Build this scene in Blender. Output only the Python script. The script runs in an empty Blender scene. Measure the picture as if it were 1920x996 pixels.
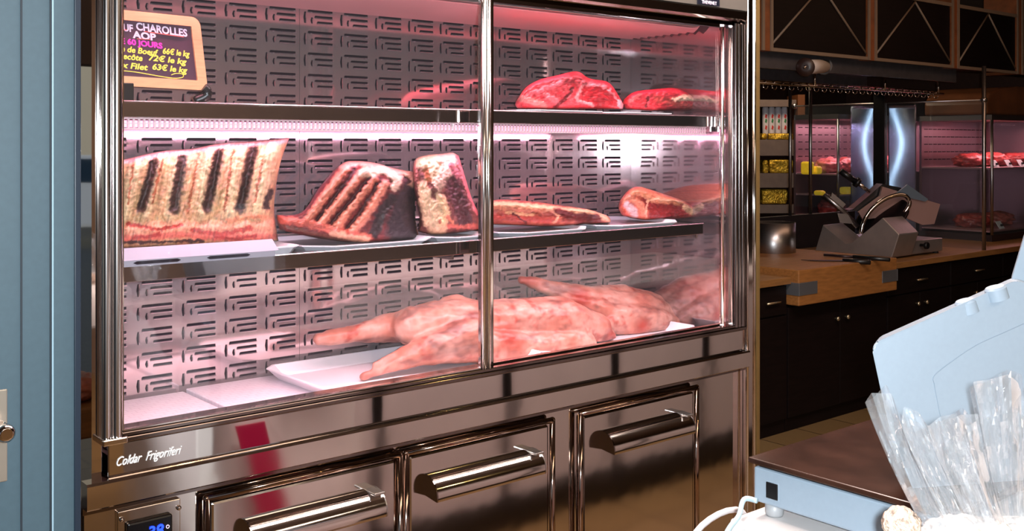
import bpy, bmesh, math, random
import numpy as np
from mathutils import Vector, Matrix, noise
random.seed(7); np.random.seed(7)
PI = math.pi
SC = bpy.context.scene
COL = SC.collection
# ------------------------------------------------------------------ camera geometry
C, S, F, H, HY = .6401, .7683, 1960.0, 1.6, 270.0
def PY(px, py, Y):
    a = (px-960)/F
    X = (S*a+C)*Y/(S-C*a); f = C*X+S*Y
    return X, H-(py-HY)/F*f
def PX(px, py, X):
    a = (px-960)/F
    Y = (S-C*a)*X/(C+S*a); f = C*X+S*Y
    return Y, H-(py-HY)/F*f
def PZ(px, py, z):
    f = (H-z)*F/(py-HY); r = (px-960)/F*f
    return C*f+S*r, S*f-C*r
def PD(px, py, f):
    r = (px-960)/F*f
    return Vector((C*f+S*r, S*f-C*r, H-(py-HY)/F*f))
def V3(px, py, Y):
    x, z = PY(px, py, Y); return Vector((x, Y, z))

# ------------------------------------------------------------------ materials
def lin(c):
    return tuple(((v/255)/12.92 if v/255 <= .04045 else ((v/255+.055)/1.055)**2.4) for v in c)
MATS = {}
def mat(name, rgb=(128,128,128), rough=.5, metal=0., var=.0, vscale=20., bump=0., bscale=60., emit=None, estr=0.,
        spec=.5, aniso=0., coat=0., trans=0., stretch=None):
    if name in MATS: return MATS[name]
    m = bpy.data.materials.new(name); m.use_nodes = True
    nt = m.node_tree; b = nt.nodes['Principled BSDF']
    c = lin(rgb)
    b.inputs['Base Color'].default_value = (*c, 1)
    b.inputs['Roughness'].default_value = rough
    b.inputs['Metallic'].default_value = metal
    b.inputs['Specular IOR Level'].default_value = spec
    b.inputs['Coat Weight'].default_value = coat
    if trans: b.inputs['Transmission Weight'].default_value = trans
    if aniso: b.inputs['Anisotropic'].default_value = aniso
    if emit:
        b.inputs['Emission Color'].default_value = (*lin(emit), 1); b.inputs['Emission Strength'].default_value = estr
    tc = nt.nodes.new('ShaderNodeTexCoord'); src = tc.outputs['Object']
    if stretch:
        mp = nt.nodes.new('ShaderNodeMapping'); mp.inputs['Scale'].default_value = stretch
        nt.links.new(src, mp.inputs['Vector']); src = mp.outputs['Vector']
    if var or True:
        n = nt.nodes.new('ShaderNodeTexNoise'); n.inputs['Scale'].default_value = vscale; n.inputs['Detail'].default_value = 5
        nt.links.new(src, n.inputs['Vector'])
        r = nt.nodes.new('ShaderNodeValToRGB')
        v = max(var, .015)
        r.color_ramp.elements[0].position = .3; r.color_ramp.elements[1].position = .7
        r.color_ramp.elements[0].color = (*[max(0, x*(1-v)) for x in c], 1)
        r.color_ramp.elements[1].color = (*[min(1, x*(1+v)) for x in c], 1)
        nt.links.new(n.outputs['Fac'], r.inputs['Fac']); nt.links.new(r.outputs['Color'], b.inputs['Base Color'])
    if bump:
        n2 = nt.nodes.new('ShaderNodeTexNoise'); n2.inputs['Scale'].default_value = bscale; n2.inputs['Detail'].default_value = 3
        nt.links.new(src, n2.inputs['Vector'])
        bp = nt.nodes.new('ShaderNodeBump'); bp.inputs['Strength'].default_value = bump; bp.inputs['Distance'].default_value = .01
        nt.links.new(n2.outputs['Fac'], bp.inputs['Height']); nt.links.new(bp.outputs['Normal'], b.inputs['Normal'])
    MATS[name] = m
    return m
def glass_mat(name, tint=(255,255,255), refl=.08, rough=.02, haze=0., grazing=.55):
    m = bpy.data.materials.new(name); m.use_nodes = True
    nt = m.node_tree; nt.nodes.clear()
    o = nt.nodes.new('ShaderNodeOutputMaterial'); t = nt.nodes.new('ShaderNodeBsdfTransparent'); g = nt.nodes.new('ShaderNodeBsdfGlossy')
    t.inputs['Color'].default_value = (*lin(tint), 1); g.inputs['Roughness'].default_value = rough
    g.inputs['Color'].default_value = (1, 1, 1, 1)
    lw = nt.nodes.new('ShaderNodeLayerWeight'); lw.inputs['Blend'].default_value = .5
    pw = nt.nodes.new('ShaderNodeMath'); pw.operation = 'POWER'; pw.inputs[1].default_value = 4.0
    nt.links.new(lw.outputs['Facing'], pw.inputs[0])
    ma = nt.nodes.new('ShaderNodeMath'); ma.operation = 'MULTIPLY_ADD'; ma.inputs[1].default_value = grazing; ma.inputs[2].default_value = refl
    ma.use_clamp = True
    nt.links.new(pw.outputs[0], ma.inputs[0])
    mx = nt.nodes.new('ShaderNodeMixShader')
    nt.links.new(ma.outputs[0], mx.inputs['Fac']); nt.links.new(t.outputs[0], mx.inputs[1]); nt.links.new(g.outputs[0], mx.inputs[2])
    last = mx
    if haze:
        d = nt.nodes.new('ShaderNodeBsdfDiffuse'); d.inputs['Color'].default_value = (.85, .9, .95, 1)
        mx2 = nt.nodes.new('ShaderNodeMixShader'); mx2.inputs['Fac'].default_value = haze
        nt.links.new(mx.outputs[0], mx2.inputs[1]); nt.links.new(d.outputs[0], mx2.inputs[2]); last = mx2
    nt.links.new(last.outputs[0], o.inputs['Surface'])
    return m
def meat_mat(name='meat', rough=.42, bump=.5, bscale=90, spec=.45, attr='Col'):
    m = bpy.data.materials.new(name); m.use_nodes = True
    nt = m.node_tree; b = nt.nodes['Principled BSDF']
    a = nt.nodes.new('ShaderNodeAttribute'); a.attribute_name = attr
    tc = nt.nodes.new('ShaderNodeTexCoord')
    n = nt.nodes.new('ShaderNodeTexNoise'); n.inputs['Scale'].default_value = bscale; n.inputs['Detail'].default_value = 6
    nt.links.new(tc.outputs['Object'], n.inputs['Vector'])
    r = nt.nodes.new('ShaderNodeValToRGB'); r.color_ramp.elements[0].position = .32; r.color_ramp.elements[1].position = .68
    r.color_ramp.elements[0].color = (.62, .55, .55, 1); r.color_ramp.elements[1].color = (1.0, 1.0, 1.0, 1)
    nt.links.new(n.outputs['Fac'], r.inputs['Fac'])
    mx = nt.nodes.new('ShaderNodeMixRGB'); mx.blend_type = 'MULTIPLY'; mx.inputs['Fac'].default_value = .6
    nt.links.new(a.outputs['Color'], mx.inputs[1]); nt.links.new(r.outputs['Color'], mx.inputs[2])
    nt.links.new(mx.outputs[0], b.inputs['Base Color'])
    b.inputs['Roughness'].default_value = rough; b.inputs['Specular IOR Level'].default_value = spec
    bp = nt.nodes.new('ShaderNodeBump'); bp.inputs['Strength'].default_value = bump; bp.inputs['Distance'].default_value = .006
    nt.links.new(n.outputs['Fac'], bp.inputs['Height']); nt.links.new(bp.outputs['Normal'], b.inputs['Normal'])
    return m
CHROME = mat('polished steel', (205,196,190), .09, 1, bump=.16, bscale=3.5)
POSTCHROME = mat('post chrome', (214,208,206), .17, 1)
CHROME_FLAT = mat('mirror steel', (200,192,188), .035, 1, bump=.03, bscale=3)
CHROME_DARK = mat('smoked chrome', (120,108,104), .1, 1)
STEEL = mat('brushed steel', (170,165,165), .32, 1, var=.1, vscale=30, stretch=(1,1,30))
STEEL_PALE = mat('satin aluminium', (176,166,162), .38, .75, var=.06, vscale=15)
BACKSTEEL = mat('back wall steel', (210,190,190), .08, .76, var=.06, vscale=6)
SIDESTEEL = mat('side wall steel', (206,194,196), .07, .93, var=.04, vscale=6)
SLOT = mat('slot shadow', (30,23,32), .9, spec=.05)
WHITE = mat('white plastic', (232,226,230), .35, var=.02)
DECKW = None
BLACK = mat('black plastic', (16,15,17), .35)
RUBBER = mat('black rubber', (12,12,13), .6)
DARKWOOD = mat('dark stained wood', (17,8,7), .6, spec=.15, var=.3, vscale=6, stretch=(1,1,12))
WOOD = mat('butcher block wood', (150,98,50), .5, var=.22, vscale=5, stretch=(2,14,14))
TOPWOOD = mat('worktop wood', (142,98,54), .45, var=.2, vscale=5, stretch=(2,14,14))
GOLDTRIM = mat('gold edge trim', (120,94,54), .4, .4, var=.1)
FRAMEWOOD = mat('pine frame wood', (222,164,122), .5, var=.1, vscale=8, stretch=(3,3,26))
SLATE = mat('slate', (78,48,68), .42, var=.15, vscale=12)
CHALKW = mat('white chalk', (235,215,235), .8); CHALKP = mat('magenta chalk', (240,60,190), .8); CHALKY = mat('yellow chalk', (236,232,90), .8); CHALKR = mat('red chalk', (235,110,100), .8)
BLUEDOOR = mat('grey blue paint', (62,83,94), .48, var=.05, vscale=90)
BLUEDARK = mat('door groove', (22,34,44), .6)
SHELLW = mat('pale scale housing', (136,149,162), .4, var=.02, vscale=120)
BROWNTOP = mat('smoked brown plate', (58,36,28), .2, .2, var=.35, vscale=14)
MEAT = meat_mat('raw meat', .38, .45, 80)
DRYMEAT = meat_mat('dry aged meat', .5, .4, 60)
LAMB = meat_mat('lamb skin', .4, .45, 38)
GLASS = glass_mat('case glass', (250,250,252), .035, .0, 0.004, .5)
GLASS_B = glass_mat('partition glass', (244,248,250), .05, .01, .01, .5)
FILM = glass_mat('cellophane film', (248,250,252), .2, .07, .13, .7)
FILM2 = glass_mat('cellophane film clear', (250,250,252), .2, .06, .06, .7)
GOLDFOIL = mat('gold foil', (222,180,60), .25, .7, var=.3, vscale=60, bump=.9, bscale=70)

# ------------------------------------------------------------------ mesh helpers
def link(o, parent=None):
    COL.objects.link(o)
    if parent is not None: o.parent = parent
    return o
def mesh_obj(name, me, m, parent=None, smooth=False):
    o = bpy.data.objects.new(name, me)
    if m is not None:
        for q in (m if isinstance(m, (list, tuple)) else [m]): me.materials.append(q)
    if smooth:
        for p in me.polygons: p.use_smooth = True
    if parent is not None:
        # meshes are written in world coordinates; parents are empties with a location only
        o.matrix_parent_inverse = Matrix.Identity(4)
        off = wloc(parent); me.transform(Matrix.Translation(-off))
        o['_o'] = 0; del o['_o']
    else:
        vs = [v.co.copy() for v in me.vertices]
        if vs:
            mn = Vector((min(v.x for v in vs), min(v.y for v in vs), min(v.z for v in vs))); mxx = Vector((max(v.x for v in vs), max(v.y for v in vs), max(v.z for v in vs)))
            base = Vector(((mn.x+mxx.x)/2, (mn.y+mxx.y)/2, mn.z)); me.transform(Matrix.Translation(-base)); o.location = base
    return link(o, parent)
def wloc(o):
    l = Vector((0,0,0))
    while o is not None: l = l+o.location; o = o.parent
    return l
def bm_obj(name, bm, m, parent=None, smooth=False, sharp=None):
    bmesh.ops.recalc_face_normals(bm, faces=bm.faces[:])
    me = bpy.data.meshes.new(name); bm.to_mesh(me); bm.free()
    o = mesh_obj(name, me, m, parent, smooth)
    if sharp is not None: me.set_sharp_from_angle(angle=sharp)
    return o
def tag(o, label, cat, group=None, kind=None):
    o['label'] = label; o['category'] = cat
    if group: o['group'] = group
    if kind: o['kind'] = kind
    return o
def thing(name, loc, label, cat, group=None):
    o = bpy.data.objects.new(name, None); o.location = loc; COL.objects.link(o); o.empty_display_size = .05
    return tag(o, label, cat, group)
def structure(o): o['kind'] = 'structure'; return o
def BM(): return bmesh.new()
def box(bm, x0, x1, y0, y1, z0, z1, bev=0., seg=2, mi=0):
    r = bmesh.ops.create_cube(bm, size=1.0)
    vs = r['verts']
    for v in vs:
        v.co = Vector((x0+(v.co.x+.5)*(x1-x0), y0+(v.co.y+.5)*(y1-y0), z0+(v.co.z+.5)*(z1-z0)))
    fs = list({f for v in vs for f in v.link_faces})
    if bev > 0:
        es = list({e for v in vs for e in v.link_edges})
        rr = bmesh.ops.bevel(bm, geom=es, offset=bev, segments=seg, affect='EDGES', profile=.5)
        fs = [f for f in set(fs) | set(rr['faces']) if f.is_valid]
    for f in fs:
        if f.is_valid: f.material_index = mi
    return bm
def obox(bm, c, ax, ay, az, hx, hy, hz, bev=0., mi=0):
    """oriented box: centre, three axes, half sizes"""
    r = bmesh.ops.create_cube(bm, size=2.0); vs = r['verts']
    ax, ay, az = Vector(ax).normalized(), Vector(ay).normalized(), Vector(az).normalized()
    for v in vs: v.co = Vector(c)+ax*v.co.x*hx+ay*v.co.y*hy+az*v.co.z*hz
    fs = list({f for v in vs for f in v.link_faces})
    if bev > 0:
        es = list({e for v in vs for e in v.link_edges})
        rr = bmesh.ops.bevel(bm, geom=es, offset=bev, segments=2, affect='EDGES', profile=.5)
        fs = [f for f in set(fs) | set(rr['faces']) if f.is_valid]
    for f in fs:
        if f.is_valid: f.material_index = mi
def ring_frame(pts, i):
    n = len(pts)
    t = (Vector(pts[min(i+1, n-1)])-Vector(pts[max(i-1, 0)])).normalized()
    up = Vector((0,0,1)) if abs(t.z) < .95 else Vector((0,1,0))
    a = t.cross(up).normalized(); b = a.cross(t).normalized()
    return a, b
def tube(bm, pts, rad, seg=12, caps=True, mi=0, flat=1.0):
    pts = [Vector(p) for p in pts]; rings = []
    for i, p in enumerate(pts):
        r = rad[i] if isinstance(rad, (list, tuple)) else rad
        a, b = ring_frame(pts, i)
        rings.append([bm.verts.new(p+a*math.cos(2*PI*k/seg)*r+b*math.sin(2*PI*k/seg)*r*flat) for k in range(seg)])
    for i in range(len(rings)-1):
        for k in range(seg):
            f = bm.faces.new((rings[i][k], rings[i][(k+1) % seg], rings[i+1][(k+1) % seg], rings[i+1][k])); f.material_index = mi; f.smooth = True
    if caps:
        for rg in (rings[0], rings[-1]):
            f = bm.faces.new(rg); f.material_index = mi
    return rings
def lathe(bm, c, prof, seg=24, axis=(0,0,1), mi=0):
    ax = Vector(axis).normalized(); up = Vector((0,0,1)) if abs(ax.z) < .9 else Vector((1,0,0))
    a = ax.cross(up).normalized(); b = ax.cross(a).normalized(); c = Vector(c); rings = []
    for r, h in prof:
        rings.append([bm.verts.new(c+ax*h+a*math.cos(2*PI*k/seg)*max(r, 1e-4)+b*math.sin(2*PI*k/seg)*max(r, 1e-4)) for k in range(seg)])
    for i in range(len(rings)-1):
        for k in range(seg):
            f = bm.faces.new((rings[i][k], rings[i][(k+1) % seg], rings[i+1][(k+1) % seg], rings[i+1][k])); f.material_index = mi; f.smooth = True
    for rg in (rings[0], rings[-1]):
        f = bm.faces.new(rg); f.material_index = mi
def prism(bm, poly, d, mi=0, bev=0.):
    """polygon (list of Vector) extruded by vector d"""
    d = Vector(d)
    a = [bm.verts.new(Vector(p)) for p in poly]; b = [bm.verts.new(Vector(p)+d) for p in poly]
    n = len(a); fs = [bm.faces.new(a), bm.faces.new(b[::-1])]
    for i in range(n): fs.append(bm.faces.new((a[i], b[i], b[(i+1) % n], a[(i+1) % n])))
    if bev:
        es = list({e for f in fs for e in f.edges})
        rr = bmesh.ops.bevel(bm, geom=es, offset=bev, segments=3, affect='EDGES', profile=.5)
        fs = [f for f in set(fs) | set(rr['faces']) if f.is_valid]
    for f in fs:
        if f.is_valid: f.material_index = mi
def smooth_line(pts, k=6):
    """Catmull-Rom through points"""
    P = [Vector(p) for p in pts]; out = []
    for i in range(len(P)-1):
        p0, p1, p2, p3 = P[max(i-1,0)], P[i], P[i+1], P[min(i+2, len(P)-1)]
        for j in range(k):
            t = j/k
            out.append(.5*((2*p1)+(p2-p0)*t+(2*p0-5*p1+4*p2-p3)*t*t+(3*p1-p0-3*p2+p3)*t**3))
    out.append(P[-1]); return out
def text_mesh(name, s, size, origin, xdir, zdir, m, parent=None, depth=.0008, shear=0., bold=0., align='LEFT', fit=None):
    cu = bpy.data.curves.new(name, 'FONT'); cu.body = s; cu.size = size; cu.extrude = depth; cu.shear = shear; cu.offset = bold; cu.align_x = align
    cu.resolution_u = 3
    o = bpy.data.objects.new(name, cu); COL.objects.link(o)
    dg = bpy.context.evaluated_depsgraph_get(); dg.update()
    me = bpy.data.meshes.new_from_object(o.evaluated_get(dg)); me.materials.clear()
    bpy.data.objects.remove(o)
    if fit:
        xs = [v.co.x for v in me.vertices]; k_ = fit/(max(xs)-min(xs)); me.transform(Matrix.Translation((-min(xs),0,0))); me.transform(Matrix.Diagonal((k_,1,1,1)))
    x = Vector(xdir).normalized(); z = Vector(zdir).normalized(); n = x.cross(z)
    M = Matrix(((x.x, z.x, n.x, origin[0]), (x.y, z.y, n.y, origin[1]), (x.z, z.z, n.z, origin[2]), (0,0,0,1)))
    me.transform(M); me.name = name
    return mesh_obj(name, me, m, parent)

# ------------------------------------------------------------------ camera
cam = bpy.data.cameras.new('camera'); co = bpy.data.objects.new('camera', cam); COL.objects.link(co)
cam.sensor_width = 36; cam.lens = F/1920*36; cam.sensor_fit = 'HORIZONTAL'
cam.shift_y = -(498-HY)/1920; cam.clip_start = .02
co.location = (0, 0, H); co.rotation_euler = (PI/2, 0, math.atan2(S, C)-PI/2)
SC.camera = co
SC.view_settings.view_transform = 'Standard'; SC.view_settings.look = 'None'
SC.view_settings.exposure = 0
SC.cycles.max_bounces = 10; SC.cycles.glossy_bounces = 6; SC.cycles.transparent_max_bounces = 24; SC.cycles.diffuse_bounces = 3
SC.cycles.sample_clamp_indirect = 150; SC.cycles.use_denoising = True; SC.cycles.caustics_reflective = False; SC.cycles.caustics_refractive = False

# ------------------------------------------------------------------ setting
def tile_mat():
    m = bpy.data.materials.new('brown floor tiles'); m.use_nodes = True; nt = m.node_tree; b = nt.nodes['Principled BSDF']
    tc = nt.nodes.new('ShaderNodeTexCoord'); br = nt.nodes.new('ShaderNodeTexBrick'); br.offset = 0
    br.inputs['Scale'].default_value = 1; br.inputs['Brick Width'].default_value = .33; br.inputs['Row Height'].default_value = .33; br.inputs['Mortar Size'].default_value = .004
    br.inputs['Color1'].default_value = (*lin((128,104,70)),1); br.inputs['Color2'].default_value = (*lin((118,94,62)),1); br.inputs['Mortar'].default_value = (*lin((56,42,30)),1)
    nt.links.new(tc.outputs['Object'], br.inputs['Vector']); nt.links.new(br.outputs['Color'], b.inputs['Base Color']); b.inputs['Roughness'].default_value = .35
    return m
bm = BM(); box(bm, -3, 11, -3, 7, -.05, 0); o = bm_obj('floor', bm, tile_mat()); structure(o)
WALLM = mat('warm brown wall', (120,100,88), .7, var=.1, vscale=3)
bm = BM(); box(bm, -3, 11, -3, 7, 2.9, 2.95); structure(bm_obj('ceiling', bm, mat('dim ceiling', (120,104,92), .8)))
bm = BM(); box(bm, -3, 11, -3.1, -3, 0, 2.9); structure(bm_obj('wall_front', bm, WALLM))
bm = BM(); box(bm, 3.05, 11, 7, 7.1, 0, 2.9); structure(bm_obj('wall_far', bm, mat('dark far wall', (60,34,26), .7, var=.15)))
bm = BM(); box(bm, 11, 11.1, -3, 7.1, 0, 2.9); structure(bm_obj('wall_right', bm, mat('dark far wall 2', (60,34,26), .7, var=.15)))
bm = BM(); box(bm, 2.98, 3.05, 2.96, 7, 0, 2.9); structure(bm_obj('wall_inner', bm, WALLM))
bm = BM(); box(bm, .72, 3.05, 2.93, 2.98, 0, 2.9); structure(bm_obj('wall_back', bm, WALLM))
# left wall (with a shop window to the street) and street wall with a window
def wall_with_hole(name, axis, pos, th, a0, a1, h0, h1, z0, z1, m):
    bm = BM()
    def bb(u0, u1, w0, w1):
        if axis == 'Y': box(bm, u0, u1, pos, pos+th, w0, w1)
        else: box(bm, pos-th, pos, u0, u1, w0, w1)
    bb(a0, h0, 0, 2.9); bb(h1, a1, 0, 2.9); bb(h0, h1, z1, 2.9)
    if z0 > 0: bb(h0, h1, 0, z0)
    return structure(bm_obj(name, bm, m))
wall_with_hole('wall_street', 'Y', 3.1, .1, -3, .72, -2.6, .62, .55, 1.83, WALLM)
wall_with_hole('wall_left', 'X', -3, .1, -3.1, 3.1, -2.2, 2.6, .5, 2.3, WALLM)
for nm, f in (('window_1', lambda bm: [box(bm, -2.6+i*1.6, -2.56+i*1.6, 3.12, 3.17, 0.55, 1.83) for i in range(3)]),
              ('window_2', lambda bm: [box(bm, -3.07, -3.02, -2.2+i*1.58, -2.15+i*1.58, .5, 2.3) for i in range(4)])):
    bm = BM(); f(bm); structure(bm_obj(nm, bm, mat('window frame', (70,70,74), .5)))

# ------------------------------------------------------------------ refrigerated display case
CX0, CX1, CY = .73, 2.92, 2.2
WALLX = 2.785; BACKY = 2.663
case = thing('refrigerated_display_case', (1.8, 2.5, 0), 'tall polished steel refrigerated meat display case with sliding glass doors, shelves and drawers', 'display case')
def part(name, bm, m, parent=None, smooth=False, sharp=None): return bm_obj(name, bm, m, parent or case, smooth, sharp)
# lower body
bm = BM(); box(bm, .70, 2.86, 2.215, 2.9, .12, .86); part('lower_body', bm, CHROME)
bm = BM(); box(bm, .74, 2.86, 2.25, 2.86, .0, .12); part('plinth', bm, BLACK)
# bumper rail: slightly bowed front
bm = BM()
prof = [(2.215,.853),(2.180,.853),(2.177,.856),(2.177,.903),(2.180,.908),(2.215,.908)]
prism(bm, [Vector((.694, y, z)) for y, z in prof], (2.852-.694, 0, 0)); part('bumper_rail', bm, CHROME, sharp=math.radians(30))
bm = BM(); box(bm, .694, 2.852, 2.205, 2.22, .838, .853); part('shadow_gap', bm, CHROME_DARK)
bm = BM(); box(bm, .742, 2.848, 2.196, 2.235, .908, .978, .003); part('fascia_panel', bm, CHROME_FLAT)
bm = BM(); box(bm, .742, 2.848, 2.188, 2.24, .978, .989, .002); box(bm, .75, 2.84, 2.192, 2.26, .989, .998, .0015); part('glass_channel', bm, CHROME_DARK)
text_mesh('maker_lettering', 'Coldar  Frigoriferi', .027, (PY(217,870,2.2)[0], 2.1945, .930), (1,0,0), (0,0,1), mat('white lettering', (240,240,240), .4, emit=(255,255,255), estr=.25), case, shear=.55, bold=-.0001, fit=PY(339,855,2.2)[0]-PY(217,870,2.2)[0])  # lettering has a faint glow added, though it is no lamp
# mirrored outer side
bm = BM(); box(bm, .715, .735, 2.215, 2.9, .86, 2.5); part('side_panel', bm, CHROME_FLAT)
# left corner post: two rounded flutes
bm = BM(); box(bm, .73, .772, 2.2, 2.235, .985, 2.5)
for x, r in ((.739,.010),(.7605,.0115)): tube(bm, [(x, 2.197, .992), (x, 2.197, 2.5)], r, 20)
part('corner_post', bm, POSTCHROME, sharp=math.radians(40))
bm = BM(); box(bm, .727, .778, 2.18, 2.24, .978, .992, .003); part('post_foot', bm, CHROME)
# right corner post and end panels
bm = BM(); box(bm, 2.79, 2.845, 2.2, 2.24, .985, 2.0)
for x, r in ((2.80,.009),(2.818,.008),(2.835,.009)): tube(bm, [(x, 2.197, .99), (x, 2.197, 2.0)], r, 16)
part('corner_post', bm, mat('dark post chrome', (130,120,118), .15, 1), sharp=math.radians(40))
bm = BM(); box(bm, 2.848, 2.892, 2.19, 2.9, .1, 2.5, .004); tube(bm, [(2.851, 2.188, .1), (2.851, 2.188, 2.5)], .004, 10); tube(bm, [(2.889, 2.188, .1), (2.889, 2.188, 2.5)], .004, 10)
part('end_panel', bm, CHROME)
bm = BM(); box(bm, 2.893, 2.903, 2.2, 2.9, .05, 2.5); part('dark_strip', bm, mat('dark red edge', (52,24,26), .5))
bm = BM(); box(bm, 2.903, 2.922, 2.19, 2.92, .05, 2.5, .002); part('edge_trim', bm, GOLDTRIM)
# header
bm = BM(); box(bm, .735, 2.848, 2.185, 2.9, 2.045, 2.5); part('header_panel', bm, mat('satin header steel', (150,142,134), .3, .7, var=.04))
bm = BM(); prism(bm, [Vector((.742, y, z)) for y, z in ((2.19,2.045),(2.183,2.04),(2.186,2.015),(2.2,2.006),(2.25,2.006),(2.25,2.045))], (2.845-.742,0,0)); part('header_lip', bm, CHROME)
bm = BM(); box(bm, .742, 2.845, 2.2, 2.26, 1.994, 2.006); part('door_track', bm, CHROME_DARK)
bx = PY(1309, 22, 2.18)[0]; bx1 = PY(1350, 22, 2.18)[0]
bm = BM(); box(bm, bx, bx1, 2.181, 2.186, 2.046, 2.078, .001); bd = part('maker_badge', bm, mat('badge black', (20,22,34), .3))
text_mesh('badge_lettering', 'THEVENET', .0155, ((bx+bx1)/2, 2.1795, 2.05), (1,0,0), (0,0,1), CHALKW, bd, align='CENTER', depth=.0005)
# interior liners
bm = BM(); box(bm, .742, .752, 2.24, 2.68, .97, 2.05); part('side_liner', bm, BACKSTEEL)
bm = BM(); box(bm, WALLX, WALLX+.012, 2.2, 2.68, .9, 2.05); part('side_liner', bm, SIDESTEEL)
bm = BM(); box(bm, .745, WALLX+.01, 2.24, 2.68, 2.005, 2.045); part('ceiling_liner', bm, BACKSTEEL)
bm = BM(); box(bm, .745, WALLX+.01, 2.23, 2.68, .91, .940); part('floor_pan', bm, BACKSTEEL)
# louvred back wall panels
DX, DZ, ZT = .119, .0613, 1.984
def slot(bm, x0, x1, z0, z1):
    y = BACKY
    c = .0028
    # dark flat face painted for the shade in a punched hole, shallow bent lip below and a bright bead edge
    vs = [bm.verts.new((x, y-.0011, z)) for x, z in ((x0+c,z0),(x1,z0),(x1,z1),(x0+c,z1),(x0,(z0+z1)/2))]
    f = bm.faces.new(vs); f.material_index = 1
    hz = x1-x0 > z1-z0
    if hz:
        a = [(x0+.001, y-.0005, z0-.0016), (x1+.001, y-.0005, z0-.0016), (x1+.001, y-.004, z0+.0008), (x0+.001, y-.004, z0+.0008)]
        b = [(x0+.001, y-.004, z0+.0008), (x1+.001, y-.004, z0+.0008), (x1+.001, y-.0011, z0+.0022), (x0+.001, y-.0011, z0+.0022)]
    else:
        a = [(x1-.001, y-.0005, z0), (x1-.001, y-.0005, z1), (x1-.003, y-.004, z1), (x1-.003, y-.004, z0)]
        b = [(x1-.003, y-.004, z0), (x1-.003, y-.004, z1), (x1+.0015, y-.0005, z1), (x1+.0015, y-.0005, z0)]
    for q in (a, b):
        f = bm.faces.new([bm.verts.new(p) for p in q]); f.material_index = 2
LIP = mat('louvre lip', (236,222,226), .18, .9)
seams = [.752, 1.4345, 2.149, WALLX]
for k in range(3):
    bm = BM(); box(bm, seams[k]+.0006, seams[k+1]-.0006, BACKY, BACKY+.015, .940, 2.01)
    i = 0
    while True:
        x = .865+i*DX; i += 1
        if x > 2.77: break
        if not (seams[k]+.004 < x-.012 and x < seams[k+1]): continue
        L = min(.080, seams[k+1]-.008-x)
        if L < .03: continue
        for j in range(17):
            z = ZT-j*DZ
            slot(bm, x, x+L, z-.0076, z)
            slot(bm, x-.0130, x-.0058, z-.039, z-.007)
            slot(bm, x+.022, x+L, z-.0232, z-.0163)
            slot(bm, x+.0095, x+.0160, z-.039, z-.0220)
            slot(bm, x+.030, x+L, z-.0390, z-.0321)
    part('back_panel', bm, [BACKSTEEL, SLOT, LIP])
# ridged lamp cover along the top, faint pink glow added to look lit
bm = BM()
ridge = [(2.655, 2.008), (2.655, 1.985)]
for k in range(9):
    y = 2.65-k*.036; ridge += [(y, 1.990), (y-.018, 1.979), (y-.034, 1.990)]
ridge += [(2.31, 2.008)]
prism(bm, [Vector((.76, y, z)) for y, z in ridge], (2.0,0,0)); part('lamp_cover', bm, mat('lamp cover', (214,150,150), .35, .2, emit=(226,120,128), estr=.10))
bm = BM(); box(bm, .76, 2.7, 2.27, 2.30, 1.988, 2.005, .003); part('lamp_housing', bm, STEEL_PALE)

# shelves
def shelf(zt, x1, grille):
    bm = BM(); box(bm, .755, x1, 2.262, 2.6, zt-.012, zt-.004)
    s = part('shelf', bm, STEEL)
    bm = BM(); box(bm, .755, x1, 2.252, 2.262, zt-.035, zt, .0015); part('front_strip', bm, CHROME_FLAT, s)
    bm = BM(); tube(bm, [(.755, 2.252, zt), (x1, 2.252, zt)], .0016, 8); part('edge_bead', bm, mat('bright bead', (245,225,228), .2, .8), s)
    for x in (x1-.012, 1.68):
        bm = BM(); box(bm, x, x+.01, 2.275, 2.66, zt-.05, zt-.012); part('bracket', bm, CHROME, s)
    if grille:
        bm = BM(); box(bm, .755, x1-.05, 2.2555, 2.262, zt-.0605, zt-.0575); box(bm, .755, x1-.05, 2.2555, 2.262, zt-.0485, zt-.0465); box(bm, .755, x1-.05, 2.2555, 2.262, zt-.038, zt-.0355)
        x = .758
        while x < x1-.055:
            box(bm, x, x+.004, 2.256, 2.261, zt-.059, zt-.036); x += .0115
        part('lamp_grille', bm, mat('pale grille', (240,215,222), .3, .3), s)
        bm = BM(); tube(bm, [(.76, 2.285, zt-.048), (x1-.06, 2.285, zt-.048)], .008, 10)
        part('lamp_tube', bm, mat('pink tube', (255,190,215), .4, emit=(255,170,205), estr=1.6), s)
    return s
SH1, SH2 = 1.692, 1.337
shelf(SH1, 2.77, True); shelf(SH2, 2.70, False)
# white slotted price rail on the left of the middle shelf
xr = PY(515, 460, 2.25)[0]
bm = BM(); box(bm, .757, xr, 2.247, 2.2515, SH2-.001, SH2+.0125); prism(bm, [Vector((.757, 2.249, SH2+.0125)), Vector((.757, 2.2515, SH2+.0125)), Vector((.757, 2.285, SH2+.036)), Vector((.757, 2.282, SH2+.036))], (xr-.757+.01,0,0))
pr = part('price_rail', bm, mat('grey white rail', (150,147,158), .4))
for a, b in ((250,340),(388,470)):
    bm = BM(); xa, xb = PY(a, 480, 2.246)[0], PY(b, 480, 2.246)[0]
    prism(bm, [Vector((xa, 2.2465, SH2+.0065)), Vector((xa+.008, 2.2465, SH2+.010)), Vector((xb-.008, 2.2465, SH2+.010)), Vector((xb, 2.2465, SH2+.0065)), Vector((xb-.008, 2.2465, SH2+.003)), Vector((xa+.008, 2.2465, SH2+.003))], (0,.001,0)); part('slot', bm, SLOT, pr)
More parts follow.
